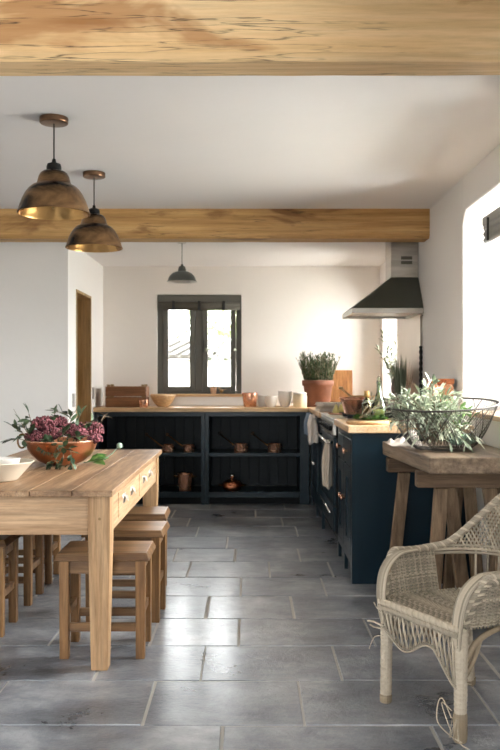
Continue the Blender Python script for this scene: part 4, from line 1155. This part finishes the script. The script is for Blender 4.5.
# seat
sm = MB(); q = random.Random(50)
def seat_half(y): 
    if y < .30: return HW+.018*math.sin(y/.3*PI)
    return max(.02, (HW)*math.sqrt(max(0, 1-((y-.30)/.155)**2)))
rows_ = 74
for i in range(rows_):
    y = -.012+i*(.455/rows_); hw = seat_half(max(0,y)); n_ = max(4, int(hw*2/.007))
    if hw < .03: continue
    pts = []
    for j in range(n_+1):
        x = -hw+2*hw*j/n_
        dip = -.012*math.cos(x/hw*PI/2)*math.sin(min(1,max(0,y)/.4)*PI)
        pts.append((x, y, SH+dip+.0032*(1 if (j//2+i) % 2 else -1)*(1 if j % 2 == 0 else 1)))
    sm.tube(pts, .0036, 5, tint=q.random())
sm.grid(lambda u, v: ((u*2-1)*seat_half(v*.44)*.98, v*.44, SH-.008-.012*math.cos((u*2-1)*PI/2)*math.sin(min(1,v*1.1)*PI)), 12, 12, tint=.1)
sm.build('seat', M['cane'], ch_, smooth=True)
fe = MB(); braid(fe, [(-HW-.01,-.016,SH-.004), (HW+.01,-.016,SH-.004)], .008, .0065, 3, 14)
braid(fe, [(-HW-.01,-.020,SH-.022), (HW+.01,-.020,SH-.022)], .007, .0055, 3, 14)
fe.build('seat_edge', M['cane'], ch_, smooth=True)
# woven arm panels
for side in (0, 1):
    am = MB(); q = random.Random(60+side)
    dist = .275; nst = 20
    F = lambda d: (d/PT) if side == 0 else 1-d/PT
    for k_ in range(nst+1):        # upright stakes
        d = .012+(dist-.012)*k_/nst; f = F(d)
        am.tube([shell(f, SH-.01), shell(f, (SH+topz(f))/2), shell(f, topz(f))], .0036, 5, tint=q.random())
    zrow = SH; ri = 0
    while zrow < SH+.165:
        pts = []
        for j in range(nst*4+1):
            d = .012+(dist-.012)*j/(nst*4); f = F(d)
            if topz(f) < zrow: continue
            p = shell(f, zrow); off = .0042*math.sin(j/4*PI+ri*PI)
            nx = 1 if side else -1
            pts.append(p+Vector((nx*off, 0, 0)))
        if len(pts) > 3: am.tube(pts, .0030, 4, tint=q.random())
        zrow += .0056; ri += 1
    am.build('woven_arm_panel', M['cane'], ch_, smooth=True)
# border braid over arms and back
bd = MB()
N = 150
def outer(off, dz_, f0=0, f1=1):
    return [shell(f0+(f1-f0)*i/N, topz(f0+(f1-f0)*i/N)+dz_)+Vector(((-off if i < N/2 else off), 0, 0)) for i in range(N+1)]
braid(bd, outer(0, .0), .0095, .0062, 4, 46)
braid(bd, outer(.016, -.012), .006, .0045, 3, 50)
# rolled arm fronts: canes sweeping down from arm to leg
for s in (-1, 1):
    for k_ in range(7):
        o = k_*.0075-.022
        pts = smooth_path([(s*(HW+.014+o*.4), .16, SH+.168+abs(o)*-.1), (s*(HW+.016+o), .07, SH+.160), (s*(HW+.010+o), .010, SH+.115), (s*(HW+.004+o), -.014, SH+.05), (s*(HW-.002+o*.8), -.018, SH-.03), (s*(HW-.004+o*.3), -.01, SH-.09)], 6)
        bd.tube(pts, .0042, 5, tint=R.random())
bd.build('border_braid', M['cane'], ch_, smooth=True)
# back: lower band, lattice
bkm = MB(); q = random.Random(77)
f0 = .30/PT; f1 = 1-f0
for kz, r_ in ((.150,.006),(.163,.006),(.137,.006)):
    bkm.tube([shell(f0-.02+(f1-f0+.04)*i/60, SH+kz) for i in range(61)], r_, 6, tint=q.random())
# slim stakes rising from seat to band at the back centre
for i in range(9):
    f = .36+(.28)*i/8; bkm.tube([shell(f, SH-.01), shell(f, SH+.15)], .005, 5, tint=q.random())
nl = 46
for sgn in (-1, 1):
    for i in range(nl):
        fa_ = f0+.01+(f1-f0-.02)*i/nl; pts = []
        for j in range(14):
            f = fa_+sgn*.105*j/13; z_ = SH+.15+.27*j/13
            if f < f0 or f > f1 or z_ > topz(f): break
            p = shell(f, z_); pts.append(p+Vector((0, sgn*.003, 0)))
        if len(pts) > 2: bkm.tube(pts, .0034, 5, tint=q.random())
z_ = SH+.30
for kk in range(10):
    pts = []
    for i in range(121):
        f = f0+(f1-f0)*i/120
        if topz(f) > z_+.005: pts.append(shell(f, z_)+Vector((0,.006*math.sin(i*1.3+kk*PI),0)))
    if len(pts) > 3: bkm.tube(pts, .0034, 4, tint=q.random())
    z_ += .0065
bkm.build('back_lattice', M['cane'], ch_, smooth=True)
# legs with wrapped cane
def wleg(x, y, x1, y1, ztop, seed):
    q = random.Random(seed); m_ = MB(); n_ = 46; pts = []; rs = []
    for i in range(n_+1):
        f = i/n_; pts.append((x+(x1-x)*f, y+(y1-y)*f, ztop*f)); rs.append(.0195+.003*f+(.0016 if i % 2 else 0)+q.uniform(-.0004,.0006))
    m_.tube(pts, rs, 14, tint=.75); return m_
legs = [(-HW+.004, 0, -HW+.006, .004), (HW-.004, 0, HW-.004, .004), (-HW+.02, .40, -HW+.03, .36), (HW-.02, .40, HW-.03, .36)]
for i, (x, y, x1, y1) in enumerate(legs):
    lg = wleg(x, y, x1, y1, SH+(.0 if i < 2 else .0), 80+i).build('leg', M['cane'], ch_)
    fb = MB().lathe([(0,.0),(.020,.0),(.0215,.004),(.0225,.025),(.0205,.03)] if i != 1 else [(0,.0),(.020,.0),(.0215,.004),(.0235,.02),(.0235,.085),(.0215,.095)], 14, T(x, y, .0)); fb.build('bare_foot', M['caned'], lg)
    cu = MB(); q = random.Random(90+i)
    if i == 1:
        cu.tube(smooth_path([(x-.02,-.02,.075),(x-.05,-.03,.13),(x-.085,-.02,.10),(x-.075,-.03,.045),(x-.02,-.025,.018),(x+.03,-.02,.012)], 6), .0022, 5, tint=.9)
        cu.tube(smooth_path([(x-.015,-.022,.10),(x-.045,-.04,.12),(x+.0,-.035,.03)], 5), .002, 5, tint=.8)
        cu.tube(smooth_path([(x+.01,-.02,.05),(x+.04,-.04,.02),(x+.07,-.03,.008)], 5), .002, 5, tint=.8)
        for k_ in range(5): cu.tube([(x+q.uniform(-.015,.015),-.022,.08),(x+q.uniform(-.03,.03),-.03,.012)], .0014, 4, tint=.7)
    if i == 0:
        cu.tube([(x+.01,-.02,.285),(x-.03,-.03,.292),(x-.062,-.035,.288)], .004, 5, tint=.9)
        cu.tube([(x+.01,-.02,.275),(x-.03,-.03,.272),(x-.055,-.03,.276)], .003, 5, tint=.8)
        cu.tube(smooth_path([(x+.01,-.02,.25),(x-.03,-.03,.235),(x-.06,-.03,.185)], 6), .002, 5, tint=.8)
        cu.tube(smooth_path([(x,-.02,.33),(x-.03,-.02,.345),(x-.045,-.02,.36)], 6), .002, 5, tint=.8)
    if cu.v: cu.build('loose_cane', M['cane'], lg, smooth=True)
# front fringe of crossed canes with scalloped edge
ff = MB(); q = random.Random(101)
def scallop(u):     # lower edge height, u across 0..1
    w = HW*2
    return SH-.085-.055*(.5-.5*math.cos(2*PI*(u*1.5)))*(1) - .05*max(0, (u-.72)/.28)
for i in range(17):
    u0 = (i+.2)/17
    for sg in (-1, 1):
        u1 = min(.985, max(.015, u0+sg*.075)); x0_, x1_ = (u0*2-1)*HW, (u1*2-1)*HW
        zb = scallop(u1)
        ff.tube([(x0_, -.019, SH-.022), ((x0_+x1_)/2, -.021-sg*.003, (SH+zb)/2), (x1_, -.019, zb)], .0042, 5, tint=q.random())
for o in (0, .009):
    ff.tube([((u*2-1)*HW, -.019-o*.2, scallop(u)-o) for u in [j/40 for j in range(41)]], .0042, 5, tint=q.random())
ff.build('front_fringe', M['cane'], ch_, smooth=True)
# curved braces under the seat on the near side
br = MB()
for s in (-1, 1):
    br.tube(smooth_path([(s*(HW-.004), .01, SH-.14), (s*(HW+.004), .06, SH-.06), (s*(HW+.008), .15, SH-.025), (s*(HW+.004), .30, SH-.02)], 8), .0105, 8, tint=.7)
    br.tube(smooth_path([(s*(HW-.004), .01, SH-.18), (s*(HW+.002), .05, SH-.12), (s*(HW+.006), .08, SH-.05)], 8), .008, 8, tint=.6)
br.tube([(-HW,.0,SH-.035),(HW,.0,SH-.035)], .010, 8, tint=.4).tube([(-HW+.03,.36,SH-.03),(HW-.03,.36,SH-.03)], .010, 8, tint=.4)
br.build('brace', M['caned'], ch_, smooth=True)

# ------------------------------------------------------------------ outside
M['grass'] = plain('pale gravel yard', srgb(112,112,96), .9, var=.1)
M['hedge'] = leafmat('tree leaves lightened as haze', srgb(128,142,100), srgb(210,216,186), .8)  # leaf colours lightened to put haze into them
M['barnroof'] = wood('grey barn slats', [srgb(48,44,40), srgb(66,62,56), srgb(84,80,72)], 'Z', .8, .8, .1)
M['barnwall'] = plain('white barn wall', srgb(214,206,196), .9, var=.05)
struct('ground', MB().box(-30, 40, -30, -1.95, -.35, -.25).box(-30, 40, 8.9, 60, -.35, -.25).box(1.9, 40, -1.95, 8.9, -.35, -.25).box(-30, -4.95, -1.95, 8.9, -.35, -.25), M['grass'], 'pale gravel yard outside the windows', 'ground')
t = thing('outbuilding', 'low outbuilding with slatted grey roof seen through the back window', 'building', (-2.0, 18, -.25))
MB().box(-6, 7, 0, 3, 0, 1.78).build('wall', M['barnwall'], t)
rm = MB()
for i in range(52): rm.hexa([(-6.2+i*.25,-.3,1.85),(-6.06+i*.25,-.3,1.85),(-6.06+i*.25+.5,1.2,2.22),(-6.2+i*.25+.5,1.2,2.22)], [(-6.2+i*.25,-.3,1.90),(-6.06+i*.25,-.3,1.90),(-6.06+i*.25+.5,1.2,2.27),(-6.2+i*.25+.5,1.2,2.27)])
rm.hexa([(-6.2,-.28,1.80),(7.2,-.28,1.80),(7.2,1.2,2.17),(-6.2,1.2,2.17)], [(-6.2,-.28,1.85),(7.2,-.28,1.85),(7.2,1.2,2.22),(-6.2,1.2,2.22)])
rm.build('roof', M['barnroof'], t)
for i, (x, y, s_, lb) in enumerate([(-4.8,27,2.2,'leafy tree paled as haze, behind the outbuilding, left'), (-.2,29,2.3,'leafy tree paled as haze, behind the outbuilding, right')]):
    t = thing('tree', lb, 'tree', (x, y, -.25)); m_ = MB(); q = random.Random(200+i)
    for k_ in range(2600):
        a = q.random()*2*PI; e = math.acos(2*q.random()-1); r_ = s_*(q.random()**.33)
        m_.leaf((r_*math.sin(e)*math.cos(a), r_*math.sin(e)*math.sin(a), 2.6+r_*.8*math.cos(e)), (q.uniform(-1,1),q.uniform(-1,1),q.uniform(-1,1)), .26, .16, (0,0,1), .2, q.random())
    m_.build('foliage', M['hedge'], t); MB().tube([(0,0,0),(.1,0,1.4),(0,.1,2.8)], [.18,.14,.08], 10).build('trunk', M['twig'], t, smooth=True)

# ------------------------------------------------------------------ light
w = bpy.data.worlds.new('sky'); scene.world = w; w.use_nodes = True
bg = w.node_tree.nodes['Background']; bg.inputs[0].default_value = (.97, .98, 1.0, 1); bg.inputs[1].default_value = WORLD = 8.0
def area(name, loc, rote, sx_, sy_, power, col=(1,1,1), portal=False):
    l = bpy.data.lights.new(name, 'AREA'); l.shape = 'RECTANGLE'; l.size = sx_; l.size_y = sy_; l.energy = power; l.color = col
    o = bpy.data.objects.new(name, l); COL.objects.link(o); o.location = loc; o.rotation_euler = rote
    if portal: l.cycles.is_portal = True
    return o
# soft daylight sources outside the glass; rear and left ones added as fill
area('daylight_right_window', (XR+.80, (WN0+WN1)/2, 1.80), (0, math.radians(62), 0), 1.2, 1.6, 92, (1, .985, .96))
area('daylight_side_window', (XR+.74, 7.885, 1.70), (0, math.radians(62), 0), .95, .9, 52, (1, .97, .93))
area('added_fill_rear_right', (XR+.75, 1.15, 1.62), (0, math.radians(84), 0), 1.2, 1.6, 95, (1, .98, .96))  # added fill on front faces, shining through the unseen window
area('added_fill_left', (X0-.6, .85, 1.3), (0, math.radians(-88), 0), 2.3, 1.4, 8, (1, .975, .96))  # weak added fill through the made-up doors
area('added_portal_rear', (-.7, Y0-.32, 1.25), (math.radians(90), 0, 0), 1.2, 1.7, 0, (1, 1, 1), True)  # portal guiding sky light through the added rear window
area('daylight_back_window', (-.505, YB+.42, 1.52), (math.radians(-90), 0, 0), .84, 1.0, 0, (.9,.95,1), True)

cam = bpy.data.cameras.new('camera'); co = bpy.data.objects.new('camera', cam); COL.objects.link(co)
co.location = (0, 0, 1.2); co.rotation_euler = (math.radians(90), 0, 0)
cam.sensor_width = 36; cam.lens = 850/750*36; cam.shift_y = 1/750; cam.clip_start = .05
cam.dof.use_dof = True; cam.dof.focus_distance = 3.5; cam.dof.aperture_fstop = 5.6
scene.camera = co
vs = scene.view_settings
vs.view_transform = 'Standard'; vs.look = 'None'; vs.gamma = 1; vs.exposure = 1.42; vs.use_curve_mapping = False
scene.cycles.max_bounces = 10; scene.cycles.diffuse_bounces = 6; scene.cycles.glossy_bounces = 4; scene.cycles.transparent_max_bounces = 16
scene.cycles.sample_clamp_indirect = 6; scene.cycles.caustics_reflective = False; scene.cycles.caustics_refractive = False
scene.cycles.use_denoising = True
